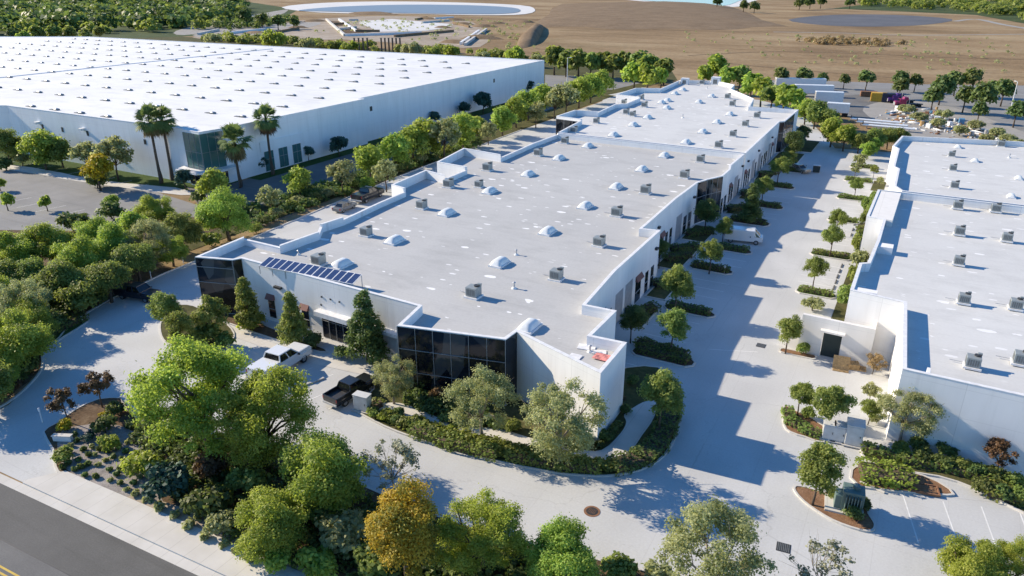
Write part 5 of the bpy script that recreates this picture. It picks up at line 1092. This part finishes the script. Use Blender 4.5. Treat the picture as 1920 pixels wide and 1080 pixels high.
def lights(r, y0, y1, wd, zf, zr):
    for s in (-1, 1):
        MB().rbox((s * (wd / 2 - .22), y1 - .02, zf), (.36, .1, .18), .03).build('headlight', M['lamp_clear'], r)
        MB().rbox((s * (wd / 2 - .1), y0 + .02, zr), (.18, .08, .34), .03).build('taillight', M['lamp_red'], r)
        MB().rbox((s * (wd / 2 + .12), y1 - 1.75, 1.22), (.2, .12, .16), .03).build('mirror', M['dark_metal'], r)
def pickup(paint, loc, rz, label, group='parked vehicles', tonneau=False, sc=1.0, rack=False):
    r = tag(empty('pickup_truck', (loc[0], loc[1], .01), rz, sc), label, 'pickup truck', group); P_ = M[paint]; b = MB()
    b.rbox((0, -.05, .72), (1.98, 5.7, .55), .09); b.rbox((0, 1.95, 1.03), (1.86, 1.7, .34), .1, topscale=(.94, .96)); b.rbox((0, .1, 1.1), (1.96, 2.2, .36), .06)
    for s in (-1, 1): b.rbox((s * .93, -1.95, 1.14), (.12, 1.9, .44), .04)
    for s in (-1, 1):
        for yy in (1.75, -1.75): b.rbox((s * .93, yy, .82), (.2, 1.1, .42), .12)
    b.build('body', P_, r); MB().rbox((0, -2.87, 1.12), (1.86, .1, .48), .03).build('tailgate', P_, r)
    MB().box((0, -1.93, 1.006), (1.74, 1.78, .02)).build('bed_floor', M['dark_metal'], r)
    if tonneau: MB().rbox((0, -1.93, 1.38), (1.9, 1.9, .06), .02).build('bed_cover', P_, r)
    greenhouse(r, -1.0, 1.2, 1.26, 1.84, 1.86, .17, .62, .2, P_)
    MB().rbox((0, 2.83, .58), (1.96, .16, .24), .05).build('bumper', M['galv'], r); MB().rbox((0, -2.95, .58), (1.9, .14, .22), .05).build('bumper', M['galv'], r)
    MB().box((0, 2.81, .93), (1.2, .04, .26)).build('grille', M['dark_metal'], r)
    lights(r, -2.9, 2.82, 1.98, .95, 1.1)
    if rack:
        k = MB()
        for i in range(5): k.box((-.5 + i * .25, .25, 1.94), (.14, .1, .06))
        k.build('roof_lights', M['lamp_clear'], r)
    for x in (-.86, .86):
        for y in (1.78, -1.75): wheel(r, x, y)
    return r
def car(paint, loc, rz, label, group='parked vehicles', h=1.45, L=4.6, name='car', cat='car'):
    r = tag(empty(name, (loc[0], loc[1], .01), rz), label, cat, group); P_ = M[paint]; b = MB()
    b.rbox((0, 0, .58), (1.82, L, .56), .14, seg=3); b.rbox((0, L * .31, .84), (1.66, L * .34, .16), .07); b.rbox((0, -L * .4, .86), (1.66, L * .17, .16), .07)
    b.build('body', P_, r); greenhouse(r, -L * .36, L * .2, .86, h - .06, 1.66, .2, .75, .5, P_, (.28,))
    lights(r, -L / 2, L / 2, 1.82, .7, .74)
    for x in (-.8, .8):
        for y in (L * .3, -L * .3): wheel(r, x, y, .33, .22)
    return r
def van(paint, loc, rz, label, group='parked vehicles'):
    r = tag(empty('van', (loc[0], loc[1], .01), rz), label, 'van', group); P_ = M[paint]; b = MB()
    b.rbox((0, -.5, 1.3), (1.98, 4.4, 1.75), .16, seg=3); b.rbox((0, 2.2, .85), (1.9, 1.3, .75), .18, seg=3); b.build('body', P_, r)
    greenhouse(r, 1.2, 2.5, 1.2, 2.05, 1.86, .16, .85, .02, P_)
    lights(r, -2.72, 2.82, 1.95, .8, 1.2); MB().box((0, -2.715, 1.6), (1.5, .03, .5)).build('rear_window', M['car_glass'], r)
    for x in (-.86, .86):
        for y in (1.95, -1.7): wheel(r, x, y, .36, .24)
    return r
def head(a, b): return math.atan2(b[1] - a[1], b[0] - a[0]) - math.pi / 2
def between(pa, pb, z=0.6):
    a, b = at(*pa, z), at(*pb, z); return ((a[0] + b[0]) / 2, (a[1] + b[1]) / 2), head(a, b)
l, h_ = between((490, 702), (561, 658), .8); pickup('car_white', l, h_, 'white pickup truck with covered bed nosed in towards the front wall', tonneau=True, sc=1.2)
l, h_ = between((636, 742), (680, 716), .8); pickup('car_black', l, h_, 'black pickup truck with an open bed beside the white electrical cabinet', sc=.94)
l, h_ = between((236, 545), (283, 552), .8); pickup('car_navy', l, h_ , 'dark pickup truck standing in the shade of the trees left of the drive', tonneau=True)
l, h_ = between((630, 394), (662, 381), .6); car('car_grey', l, h_, 'grey car in the left side drive, nearer of two vehicles')
l, h_ = between((668, 374), (712, 356), .9); pickup('car_black', l, h_, 'tall black truck with a row of roof lights in the left side drive', sc=1.2, rack=True, tonneau=True)
l, h_ = between((1372, 441), (1414, 445), .9); van('car_white', l, h_, 'white van parked at the shaded aisle, nose to the right')
l, h_ = between((1488, 313), (1512, 320), .6); car('car_tan', l, h_, 'tan car parked in the shade far down the aisle')

# ------------------------------------------------------------------ street furniture and utilities
UG = 'utility cabinets'
def cabinet(px, py, sx, sy, sz, mat, label, rz=0.0, double=False):
    x, y = at(px, py, .1); r = tag(empty('electrical_cabinet', (x, y, .1), rz), label, 'electrical cabinet', UG)
    MB().box((0, 0, .05), (sx + .3, sy + .3, .1)).build('plinth', M['walk'], r); MB().rbox((0, 0, .1 + sz / 2), (sx, sy, sz), .04).build('housing', M[mat], r)
    MB().rbox((0, 0, .12 + sz), (sx + .1, sy + .1, .08), .03).build('lid', M[mat], r)
    n = 2 if double else 1
    for k in range(n):
        w_ = sx / n - .08; dr = MB().rbox((-sx / 2 + sx / n * (k + .5), -sy / 2 - .012, .1 + sz * .5), (w_, .03, sz * .86), .01).build('door', M[mat], r)
        MB().box((-sx / 2 + sx / n * (k + .5) + w_ * .36, -sy / 2 - .05, .1 + sz * .5), (.04, .05, .18)).build('handle', M['dark_metal'], dr)
    return r
cabinet(681, 768, 1.5, .8, 1.5, 'cabinet', 'white electrical cabinet at the kerb beside the black pickup', .1)
cabinet(1551, 821, .95, .9, 1.45, 'cabinet', 'left one of the twin grey cabinets behind the curved hedge', .12)
cabinet(1571, 825, .95, .9, 1.45, 'cabinet', 'right one of the twin grey cabinets behind the curved hedge', .12)
cabinet(1598, 830, 1.35, 1.3, 1.9, 'cabinet', 'largest grey cabinet standing right of the twin cabinets', .1)
x, y = at(1590, 953, .1); r = tag(empty('transformer', (x, y, .1), .12), 'green finned transformer on the oval kerb island', 'transformer', UG)
MB().box((-.3, 0, .08), (2.7, 1.9, .16)).build('plinth', M['walk'], r); MB().rbox((.15, 0, 1.0), (1.5, 1.3, 1.7), .06).build('tank', M['cabinet_green'], r)
for k in range(6): MB().rbox((-.35 + k * .2, -.8, .95), (.07, .34, 1.35), .02).build('fin', M['cabinet_green'], r)
MB().rbox((-.8, 0, .7), (.5, 1.0, 1.2), .04).build('terminal_box', M['cabinet_green'], r); MB().cyl((.3, .1, 1.98), .28, .3, 14).build('cap', M['cabinet_green'], r)
def flat(px, py, name, label, cat, fn, z=.012, rz=0.0):
    x, y = at(px, py); o = fn(); o.name = name; o.location = (x, y, z); o.rotation_euler = (0, 0, rz); return tag(o, label, cat)
def manhole():
    r = empty('manhole'); MB().cyl((0, 0, .0), .62, .03, 28).build('frame', M['rust'], r); c = MB().cyl((0, 0, .012), .44, .03, 24).build('lid', M['dark_metal'], r)
    g = MB()
    for k in range(5): g.box((-.24 + k * .12, 0, .03), (.03, .5, .012))
    g.build('rib', M['rust'], c); return r
flat(1110, 959, 'manhole', 'round rusty manhole cover in the pale drive at the bottom middle', 'manhole', manhole)
def grate():
    r = empty('drain_grate'); MB().box((0, 0, 0), (.95, .95, .024)).build('frame', M['dark_metal'], r); g = MB()
    for k in range(7): g.box((-.36 + k * .12, 0, .018), (.05, .8, .02))
    g.build('bars', M['ac_grille'], r); return r
flat(1469, 1027, 'drain_grate', 'dark square drain grate in the drive above the bare silvery tree', 'drain grate', grate, rz=.1)
flat(1427, 648, 'drain_grate', 'small dark drain grate left of the beige screen wall', 'drain grate', grate)
# mulch strip frame, wheel stops, small posts
x, y = at(1732, 918, .1); r = tag(empty('planter_frame', (x, y, .1), .2), 'empty brown planter frame beside the pale hedge block', 'planter'); MB().box((0, 0, .04), (1.9, 1.1, .06)).build('soil', M['bark'], r)
for s in (-1, 1): MB().box((0, s * .6, .08), (2.1, .1, .16)).build('side', M['rust'], r); MB().box((s * 1.0, 0, .08), (.1, 1.1, .16)).build('end', M['rust'], r)
WS = MB().rbox((0, 0, .065), (.16, 1.5, .13), .03).mesh('wheel_stop', M['asphalt'])
ws = [(1559, 551), (1563, 540), (1567, 529), (1570, 519), (1574, 509), (1578, 499), (1596, 441), (1599, 431), (1602, 421), (1605, 412)]
for i, p in enumerate(ws):
    x, y = at(*p); o = link('wheel_stop', WS); o.location = (x, y, .01); tag(o, 'dark wheel stop on the sunny parking, %s to the beige screen wall' % ORD[i], 'wheel stop', 'wheel stops in the sunny parking')
WS2 = MB().rbox((0, 0, .07), (.2, 1.9, .14), .03).mesh('wheel_stop', M['walk'])
for i, (p, t) in enumerate([((575, 722), 'long pale kerb stop right of the white pickup'), ((1635, 915), 'pale wheel stop at the head of the right front stalls')]):
    x, y = at(*p); o = link('wheel_stop', WS2); o.location = (x, y, .01); o.rotation_euler = (0, 0, -.35 if i == 0 else 1.3); o.scale = (1.4, 2.0, 1.2) if i == 0 else (1, 1, 1); tag(o, t, 'wheel stop')
def post(px, py, h, label, mat='white_paint', rad=.06, name='bollard', group='small posts'):
    x, y = at(px, py); r = tag(empty(name, (x, y, 0)), label, 'post', group); MB().cyl((0, 0, h / 2), rad, h, 10).build('post', M[mat], r); MB().rbox((0, -.02, h * .86), (rad * 5, .05, h * .22), .015).build('plate', M[mat], r)
for a in [(284, 524, 1.2, 'white post at the kerb behind the dark pickup'), (156, 606, .9, 'white post at the end of the left kerb hedge'), (80, 792, 1.5, 'pale sign post at the entrance kerb'), (1358, 512, 1.1, 'thin white post on the hedged aisle island'), (1230, 585, 1.0, 'white post beside the reddish aisle entry'), (344, 494, 1.0, 'white post by the kerb behind the left glass corner')]: post(*a)
# bins and pallets
x, y = at(1530, 323); r = tag(empty('waste_bin', (x, y, 0), .1), 'dark wheeled waste bin with a pale lid standing in the aisle', 'waste bin')
MB().rbox((0, 0, .75), (1.3, 1.0, 1.3), .06, topscale=(1.06, 1.06)).build('body', M['bin_dark'], r); MB().rbox((0, .05, 1.45), (1.45, 1.15, .1), .03).build('lid', M['cabinet'], r)
for sx in (-.5, .5):
    for sy in (-.35, .35): MB().cyl((sx, sy, .06), .06, .05, 8, 'x').build('castor', M['rubber'], r)
def pallet():
    r = empty('pallet')
    for k in range(6): MB().box((-.5 + k * .2, 0, .13), (.14, 1.0, .025)).build('board', M['wood'], r)
    for k in range(3): MB().box((0, -.45 + k * .45, .06), (1.14, .1, .11)).build('runner', M['wood'], r)
    return r
pal = pallet(); first_p = True
for i, (px, py, tilt, t) in enumerate([(1598, 690, 0, 'bottom wooden pallet stacked at the beige screen wall'), (1598, 690, 1, 'second wooden pallet up in the stack at the screen wall'), (1598, 690, 2, 'third wooden pallet up in the stack at the screen wall'), (1598, 690, 3, 'top wooden pallet of the stack at the screen wall'), (1612, 692, 0, 'single wooden pallet right of the stacked pallets')]):
    x, y = at(px, py); o = pal if i == 0 else copy_thing(pal, (x, y, 0)); o.location = (x, y, .15 * tilt + .01); o.rotation_euler = (0, 0, .1 + .07 * tilt); tag(o, t, 'pallet', 'wooden pallets')
x, y = at(1576, 688); r = tag(empty('board_stack', (x, y, .0), .1), 'tan plywood board leaning between doorway and pallets', 'board')
mb = MB(); mb.add([(-.8, -.5, 0), (.8, -.5, 0), (.8, .25, 1.15), (-.8, .25, 1.15), (-.8, -.55, 0), (.8, -.55, 0), (.8, .2, 1.17), (-.8, .2, 1.17)], [(0, 1, 2, 3), (7, 6, 5, 4), (0, 4, 5, 1), (1, 5, 6, 2), (2, 6, 7, 3), (3, 7, 4, 0)]); mb.build('board', M['wood'], r)
MB().box((0, -.9, .06), (1.5, .5, .1)).build('plank', M['wood'], r)
# low entrance sign walls in the foreground bank (blank faces seen from behind)
for (px, py, L_, h2, rz, t) in [(250, 775, 4.2, .9, -.25, 'long low white sign wall on the entrance bank'), (119, 826, 1.6, .5, .45, 'short low white sign block at the corner of the entrance bank')]:
    x, y = at(px, py, .1); r = tag(empty('sign_wall', (x, y, .1), rz), t, 'sign wall'); MB().rbox((0, 0, h2 / 2), (L_, .35, h2), .03).build('wall', M['cap'], r); MB().rbox((0, 0, h2 + .04), (L_ + .12, .47, .08), .02).build('cap', M['walk'], r)
# lamp post at the far access road
def lamp(px, py, h, t, rz=0.0):
    x, y = at(px, py); r = tag(empty('street_lamp', (x, y, 0), rz), t, 'street lamp', 'street lamps')
    MB().tube([(0, 0, 0), (0, 0, h)], [.16, .1], 10).build('pole', M['white_paint'], r); MB().cyl((0, 0, .3), .28, .6, 12).build('base', M['walk'], r)
    a = MB().tube([(0, 0, h - .1), (.9, 0, h + .1)], [.05, .05], 6).build('arm', M['white_paint'], r); MB().rbox((1.2, 0, h + .1), (.9, .4, .16), .05).build('lamp_head', M['white_paint'], a)
lamp(1063, 158, 9.5, 'tall white lamp post on the access road beyond the warehouse')
lamp(1895, 205, 8, 'lamp post among the round trees at the right edge', 2)
sheet('access_road', ats([(1022, 140), (1070, 142), (1160, 146), (1200, 156), (1150, 168), (1060, 168), (1022, 160)]), .014, 'asphalt_old')
# perimeter wall and small boxes at the far end
for (px, py, s_, t) in [(1342, 158, 2.6, 'white box unit at the far end of the middle roof'), (1284, 158, 2.2, 'white box unit at the far left corner of the middle roof')]:
    x, y = at(px, py, 6.15); r = tag(empty('roof_hatch', (x, y, 6.15)), t, 'roof unit', 'white roof boxes'); MB().rbox((0, 0, s_ * .4), (s_, s_ * .8, s_ * .8), .05).build('housing', M['cap'], r); MB().box((0, -s_ * .41, s_ * .35), (s_ * .5, .03, s_ * .5)).build('opening', M['ac_grille'], r); MB().rbox((0, 0, s_ * .82), (s_ * 1.05, s_ * .86, .1), .03).build('lid', M['cap'], r)
# ------------------------------------------------------------------ trailer and junk yard
YG = 'trailers in the yard'
def trailer(pa, pb, wd, hh, t, mat='white_paint', zf=1.1):
    a, b = at(*pa), at(*pb); L_ = math.hypot(b[0] - a[0], b[1] - a[1]); c = ((a[0] + b[0]) / 2, (a[1] + b[1]) / 2)
    r = tag(empty('trailer', (c[0], c[1], 0), math.atan2(b[1] - a[1], b[0] - a[0])), t, 'trailer', YG)
    MB().rbox((0, 0, zf + hh / 2), (L_, wd, hh), .08).build('box', M[mat], r); MB().box((0, 0, zf - .1), (L_ * .95, .9, .18)).build('chassis', M['dark_metal'], r)
    d_ = MB().box((-L_ / 2 - .02, 0, zf + hh / 2), (.04, wd * .86, hh * .88)).build('door', M['galv'], r); MB().box((-L_ / 2 - .05, 0, zf + hh / 2), (.04, .06, hh * .8)).build('bar', M['dark_metal'], d_)
    for s in (-1, 1):
        for k in (L_ * .28, L_ * .4): MB().cyl((k, s * wd * .4, .45), .45, .3, 14, 'y').build('wheel', M['rubber'], r)
    MB().box((-L_ * .35, 0, .5), (.12, wd * .7, 1.0)).build('support_leg', M['dark_metal'], r)
trailer((1452, 168), (1545, 170), 3.0, 3.0, 'long pale trailer at the back of the yard nearest the field')
trailer((1488, 180), (1560, 182), 2.6, 2.7, 'white trailer partly behind the trees, second from the field')
trailer((1526, 196), (1578, 198), 2.6, 3.0, 'big white box trailer at the edge of the trees')
trailer((1548, 216), (1590, 219), 2.5, 2.6, 'short white trailer with a dark open end below the big box trailer')
def truck(px, py, rz, cab, t, name='truck'):
    x, y = at(px, py); r = tag(empty(name, (x, y, 0), rz), t, 'truck', 'trucks and containers in the yard')
    b = MB(); b.rbox((0, 1.9, 1.5), (2.4, 2.0, 1.7), .2); b.rbox((0, 3.3, 1.1), (2.1, 1.5, 1.1), .25); b.build('cab', M[cab], r); MB().rbox((0, 1.1, 2.5), (2.3, 1.6, .9), .2, topscale=(.9, .7)).build('sleeper', M[cab], r)
    MB().box((0, 2.93, 1.95), (2.0, .05, .7)).build('windscreen', M['car_glass'], r); MB().box((0, -1.5, .85), (1.0, 5.2, .25)).build('chassis', M['dark_metal'], r)
    MB().rbox((0, 4.08, .95), (1.7, .1, .9), .03).build('grille', M['galv'], r)
    for s in (-1, 1):
        MB().cyl((s * 1.15, .2, 2.1), .1, 2.2, 8).build('exhaust_stack', M['galv'], r)
        for yy in (3.1, -1.6, -3.0): MB().cyl((s * 1.0, yy, .5), .5, .35, 14, 'x').build('wheel', M['rubber'], r)
truck(1702, 200, 1.9, 'car_magenta', 'magenta truck tractor, brightest vehicle in the yard'); truck(1688, 193, 1.9, 'car_purple', 'dark purple truck tractor behind the magenta one')
def container(px, py, L_, mat, t, rz=0.1, hh=2.6):
    x, y = at(px, py); r = tag(empty('container', (x, y, 0), rz), t, 'container', 'trucks and containers in the yard'); b = MB()
    b.box((0, 0, hh / 2 + .1), (L_, 2.4, hh))
    for k in range(int(L_ / .5)): b.box((-L_ / 2 + .3 + k * .5, -1.22, hh / 2 + .1), (.2, .06, hh * .86)); b.box((-L_ / 2 + .3 + k * .5, 1.22, hh / 2 + .1), (.2, .06, hh * .86))
    b.build('body', M[mat], r); MB().box((-L_ / 2 - .03, 0, hh / 2 + .1), (.06, 2.1, hh * .9)).build('door', M[mat], r)
container(1646, 190, 4.5, 'yard_yellow', 'yellow container beside the dark navy container'); container(1672, 192, 6, 'yard_navy', 'dark navy container between yellow container and purple truck')
container(1628, 181, 5, 'rust', 'low brown container left of the yellow one', .2, 1.6)
for i, (px, py) in enumerate([(1640, 232), (1652, 238), (1664, 244)]):
    x, y = at(px, py); r = tag(empty('flat_rack', (x, y, 0), -.02), 'long white flat rack lying in the yard, %s from the field' % NTH[i], 'rack', 'white flat racks'); MB().rbox((0, 0, .9), (12.5, 1.6, .25), .05).build('deck', M['white_paint'], r)
    for k in (-5, -1.7, 1.7, 5): MB().box((k, 0, .4), (.2, 1.2, .8)).build('leg', M['galv'], r)
    MB().box((-6.1, 0, 1.3), (.15, 1.5, .9)).build('end_frame', M['dark_metal'], r)
jm = ['white_paint', 'galv', 'rust', 'cabinet', 'yard_blue', 'wood', 'dark_metal', 'cap']; jn = {'white_paint': 'white', 'galv': 'grey steel', 'rust': 'rusty', 'cabinet': 'pale grey', 'yard_blue': 'blue', 'wood': 'wooden', 'dark_metal': 'black', 'cap': 'off-white'}
jr = random.Random(5); cnt = {}
junk = [(1683, 206), (1688, 212), (1695, 208), (1700, 214), (1678, 211), (1705, 222), (1712, 225), (1722, 218), (1730, 226), (1738, 214), (1745, 222), (1752, 216), (1756, 228), (1764, 238), (1772, 232), (1745, 212), (1738, 206), (1756, 206), (1780, 236), (1788, 242), (1797, 238), (1806, 246), (1716, 232), (1728, 236), (1742, 240), (1758, 246), (1772, 248), (1820, 244), (1834, 250), (1848, 252), (1862, 256), (1874, 262), (1790, 228), (1802, 232), (1670, 214), (1822, 256), (1840, 262), (1858, 268)]
for i, (px, py) in enumerate(junk):
    m_ = 'yard_blue' if px in (1788,) else jm[jr.randrange(8)] if i % 4 else 'white_paint'; s_ = jr.uniform(.6, 1.35); x, y = at(px, py); k = i % 3
    r = empty(('scrap_crate', 'scrap_pipe_bundle', 'scrap_drum')[k], (x, y, 0), jr.random() * 3)
    if k == 0:
        MB().rbox((0, 0, .5 * s_), (1.4 * s_, 1.0 * s_, s_), .04).build('box', M[m_], r); MB().rbox((.1, 0, 1.04 * s_), (1.5 * s_, 1.05 * s_, .08), .02).build('lid', M[m_], r)
    elif k == 1:
        mb = MB()
        for q in range(5): mb.tube([(-1.3 * s_, (q - 2) * .22, .15 + .2 * (q % 2)), (1.3 * s_ + .2 * q, (q - 2) * .25, .2 + .25 * (q % 2))], [.1, .1], 6)
        mb.build('pipe', M[m_], r, True); MB().box((0, 0, .06), (.15, 1.6, .12)).build('batten', M['wood'], r)
    else:
        MB().cyl((0, 0, .55 * s_), .42 * s_, 1.1 * s_, 14).build('drum', M[m_], r, False); MB().cyl((0, 0, 1.11 * s_), .36 * s_, .05, 12).build('lid', M['galv'], r)
    nm = ('crate', 'bundle of pipes', 'drum')[k]; key = (m_, nm); cnt[key] = cnt.get(key, 0) + 1
    tag(r, '%s %s among the yard scrap, %s counting from the magenta truck' % (jn[m_], nm, NTH[cnt[key] - 1]), 'scrap', 'scrap in the junk yard')
# construction site behind the warehouse
pg = 'bare columns behind the warehouse'
cx_ = [666, 674, 682, 690, 716, 723, 730, 737, 744, 751]
for i, px in enumerate(cx_):
    x, y = at(px, 97); r = tag(empty('column', (x, y, 0)), 'dark bare column behind the warehouse, %s from the left' % NTH[i], 'column', pg)
    MB().box((0, 0, 3.4), (.6, .6, 6.8)).build('shaft', M['dark_metal'], r); MB().box((0, 0, 6.9), (.9, .9, .25)).build('head', M['ac_grille'], r)
bw = [((612, 38), (646, 68)), ((636, 38), (668, 60)), ((622, 47), (652, 45)), ((634, 57), (668, 53)), ((648, 68), (720, 66)), ((668, 60), (712, 60)), ((655, 39), (672, 39)), ((720, 66), (790, 63)), ((780, 38), (800, 34)), ((792, 44), (842, 40)), ((815, 36), (850, 34)), ((850, 44), (880, 52)), ((872, 86), (912, 57)), ((864, 84), (898, 60)), ((740, 70), (850, 60)), ((372, 66), (410, 58)), ((430, 64), (505, 56)), ((520, 62), (560, 55))]
order = sorted(range(len(bw)), key=lambda q: min(bw[q][0][0], bw[q][1][0])); rank = {q: k for k, q in enumerate(order)}
for i, (a, b) in enumerate(bw):
    a, b = at(*a), at(*b); L_ = math.hypot(b[0] - a[0], b[1] - a[1]); o = MB().box((0, 0, .8), (L_, 1.5, 1.6)).build('foundation_wall', M[('walk', 'cap', 'spoil')[i % 3]]); o.location = ((a[0] + b[0]) / 2, (a[1] + b[1]) / 2, 0); o.rotation_euler = (0, 0, math.atan2(b[1] - a[1], b[0] - a[0]))
    tag(o, 'low unfinished wall on the graded site behind the warehouse, %s from the left' % NTH[rank[i]], 'wall', 'unfinished walls on the building site')
sheet('pit', ats([(616, 40), (634, 40), (646, 48), (630, 50)]), .12, 'mulch'); sheet('pit', ats([(636, 55), (662, 52), (700, 60), (655, 66)]), .12, 'mulch'); sheet('slab', ats([(675, 40), (735, 36), (852, 46), (800, 58), (705, 58)]), .2, 'liner')
for px, py, w_, h in [(800, 36, 9, 2), (850, 38, 12, 2.2), (870, 46, 10, 2), (830, 52, 8, 1.6), (905, 50, 12, 2), (930, 44, 10, 1.5), (590, 40, 12, 2), (560, 52, 9, 1.6), (900, 72, 14, 2.5), (850, 80, 10, 2), (480, 62, 9, 1.5), (700, 26, 30, 2.5), (980, 42, 10, 2)]:
    c = at(px, py); mound('earth_mound', [(0, 0)] * 3, h, 'spoil') if False else None
    n_ = 9; pts = [(c[0] + w_ * (1 + .3 * math.sin(k * 2.1 + px)) * math.cos(2 * math.pi * k / n_), c[1] + w_ * .7 * (1 + .3 * math.cos(k * 1.7 + py)) * math.sin(2 * math.pi * k / n_)) for k in range(n_)]
    mb = MB(); vs = [(*q, .02) for q in pts] + [(c[0] + (q[0] - c[0]) * .55, c[1] + (q[1] - c[1]) * .55, h * .75) for q in pts] + [(c[0], c[1], h)]
    mb.add(vs, [(k, (k + 1) % n_, n_ + (k + 1) % n_, n_ + k) for k in range(n_)] + [(n_ + k, n_ + (k + 1) % n_, 2 * n_) for k in range(n_)]); tag(mb.build('earth_mound', M['spoil'], None, True), kind='structure')
wood('scrubland', 'dry scrub in the middle of the brown field', [(1490, 78), (1560, 72), (1640, 76), (1700, 84), (1640, 88), (1540, 84)], 120, 1.6, 'leaf_tan', 0, 40)
wood('scrubland', 'scattered weeds on the brown field', [(1280, 60), (1900, 70), (1900, 140), (1500, 120), (1280, 110)], 150, .9, 'leaf_olive', 0, 30)
wood('scrubland', 'scattered weeds round the graded site', [(580, 60), (900, 90), (1010, 95), (960, 60), (1010, 40), (700, 34)], 160, 1.3, 'leaf_olive', 0, 30)
wood('scrubland', 'low green brush on the slope below the reservoir', [(380, 40), (440, 30), (540, 38), (580, 42), (520, 52), (420, 60)], 130, 3.2, 'leaf_dark', 0, 50)
# far houses at the top left corner
for i, (px, py, L_, t) in enumerate([(18, 12, 30, 'pale blue-roofed building in the top left corner, nearest'), (60, 6, 22, 'pale building in the top left corner, right one'), (8, 2, 26, 'pale building at the very top left, farthest'), (150, 2, 16, 'small pale building beyond the far road')]):
    x, y = at(px, py); r = tag(empty('building', (x, y, 0), .3), t, 'building', 'far buildings at the top left'); MB().box((0, 0, 2.5), (L_, 12, 5)).build('wall', M['wall_white'], r); MB().add([(-L_ / 2, -6.5, 5), (L_ / 2, -6.5, 5), (L_ / 2, 6.5, 5), (-L_ / 2, 6.5, 5), (-L_ / 2, 0, 7.5), (L_ / 2, 0, 7.5)], [(0, 1, 5, 4), (2, 3, 4, 5), (3, 0, 4), (1, 2, 5)]) if False else None
    mb = MB(); mb.add([(-L_ / 2, -6.5, 5.01), (L_ / 2, -6.5, 5.01), (L_ / 2, 6.5, 5.01), (-L_ / 2, 6.5, 5.01), (-L_ / 2, 0, 7.5), (L_ / 2, 0, 7.5)], [(0, 1, 5, 4), (2, 3, 4, 5), (3, 0, 4), (1, 2, 5)]); mb.build('roof', M['yard_blue'] if i == 0 else M['cap'], r)
    for k in range(4): MB().box((-L_ * .36 + k * L_ * .24, -6.02, 2.6), (L_ * .1, .06, 1.6)).build('window', M['dark_glass'], r)

db = MB()
for k in range(420):
    px, py = jr.choice([(1700, 214), (1720, 224), (1745, 224), (1770, 238), (1800, 244), (1830, 252), (1860, 260), (1690, 222)]); x, y = at(px + jr.gauss(0, 22), py + jr.gauss(0, 6)); sz = jr.uniform(.15, .7)
    db.box((x, y, sz * .3), (sz * jr.uniform(.5, 3), sz, sz * .6), jr.random() * 3, jr.randrange(5))
tag(db.build('debris', [M[q] for q in ('white_paint', 'galv', 'rust', 'cabinet', 'wood')]), 'loose scrap scattered over the yard', kind='stuff')
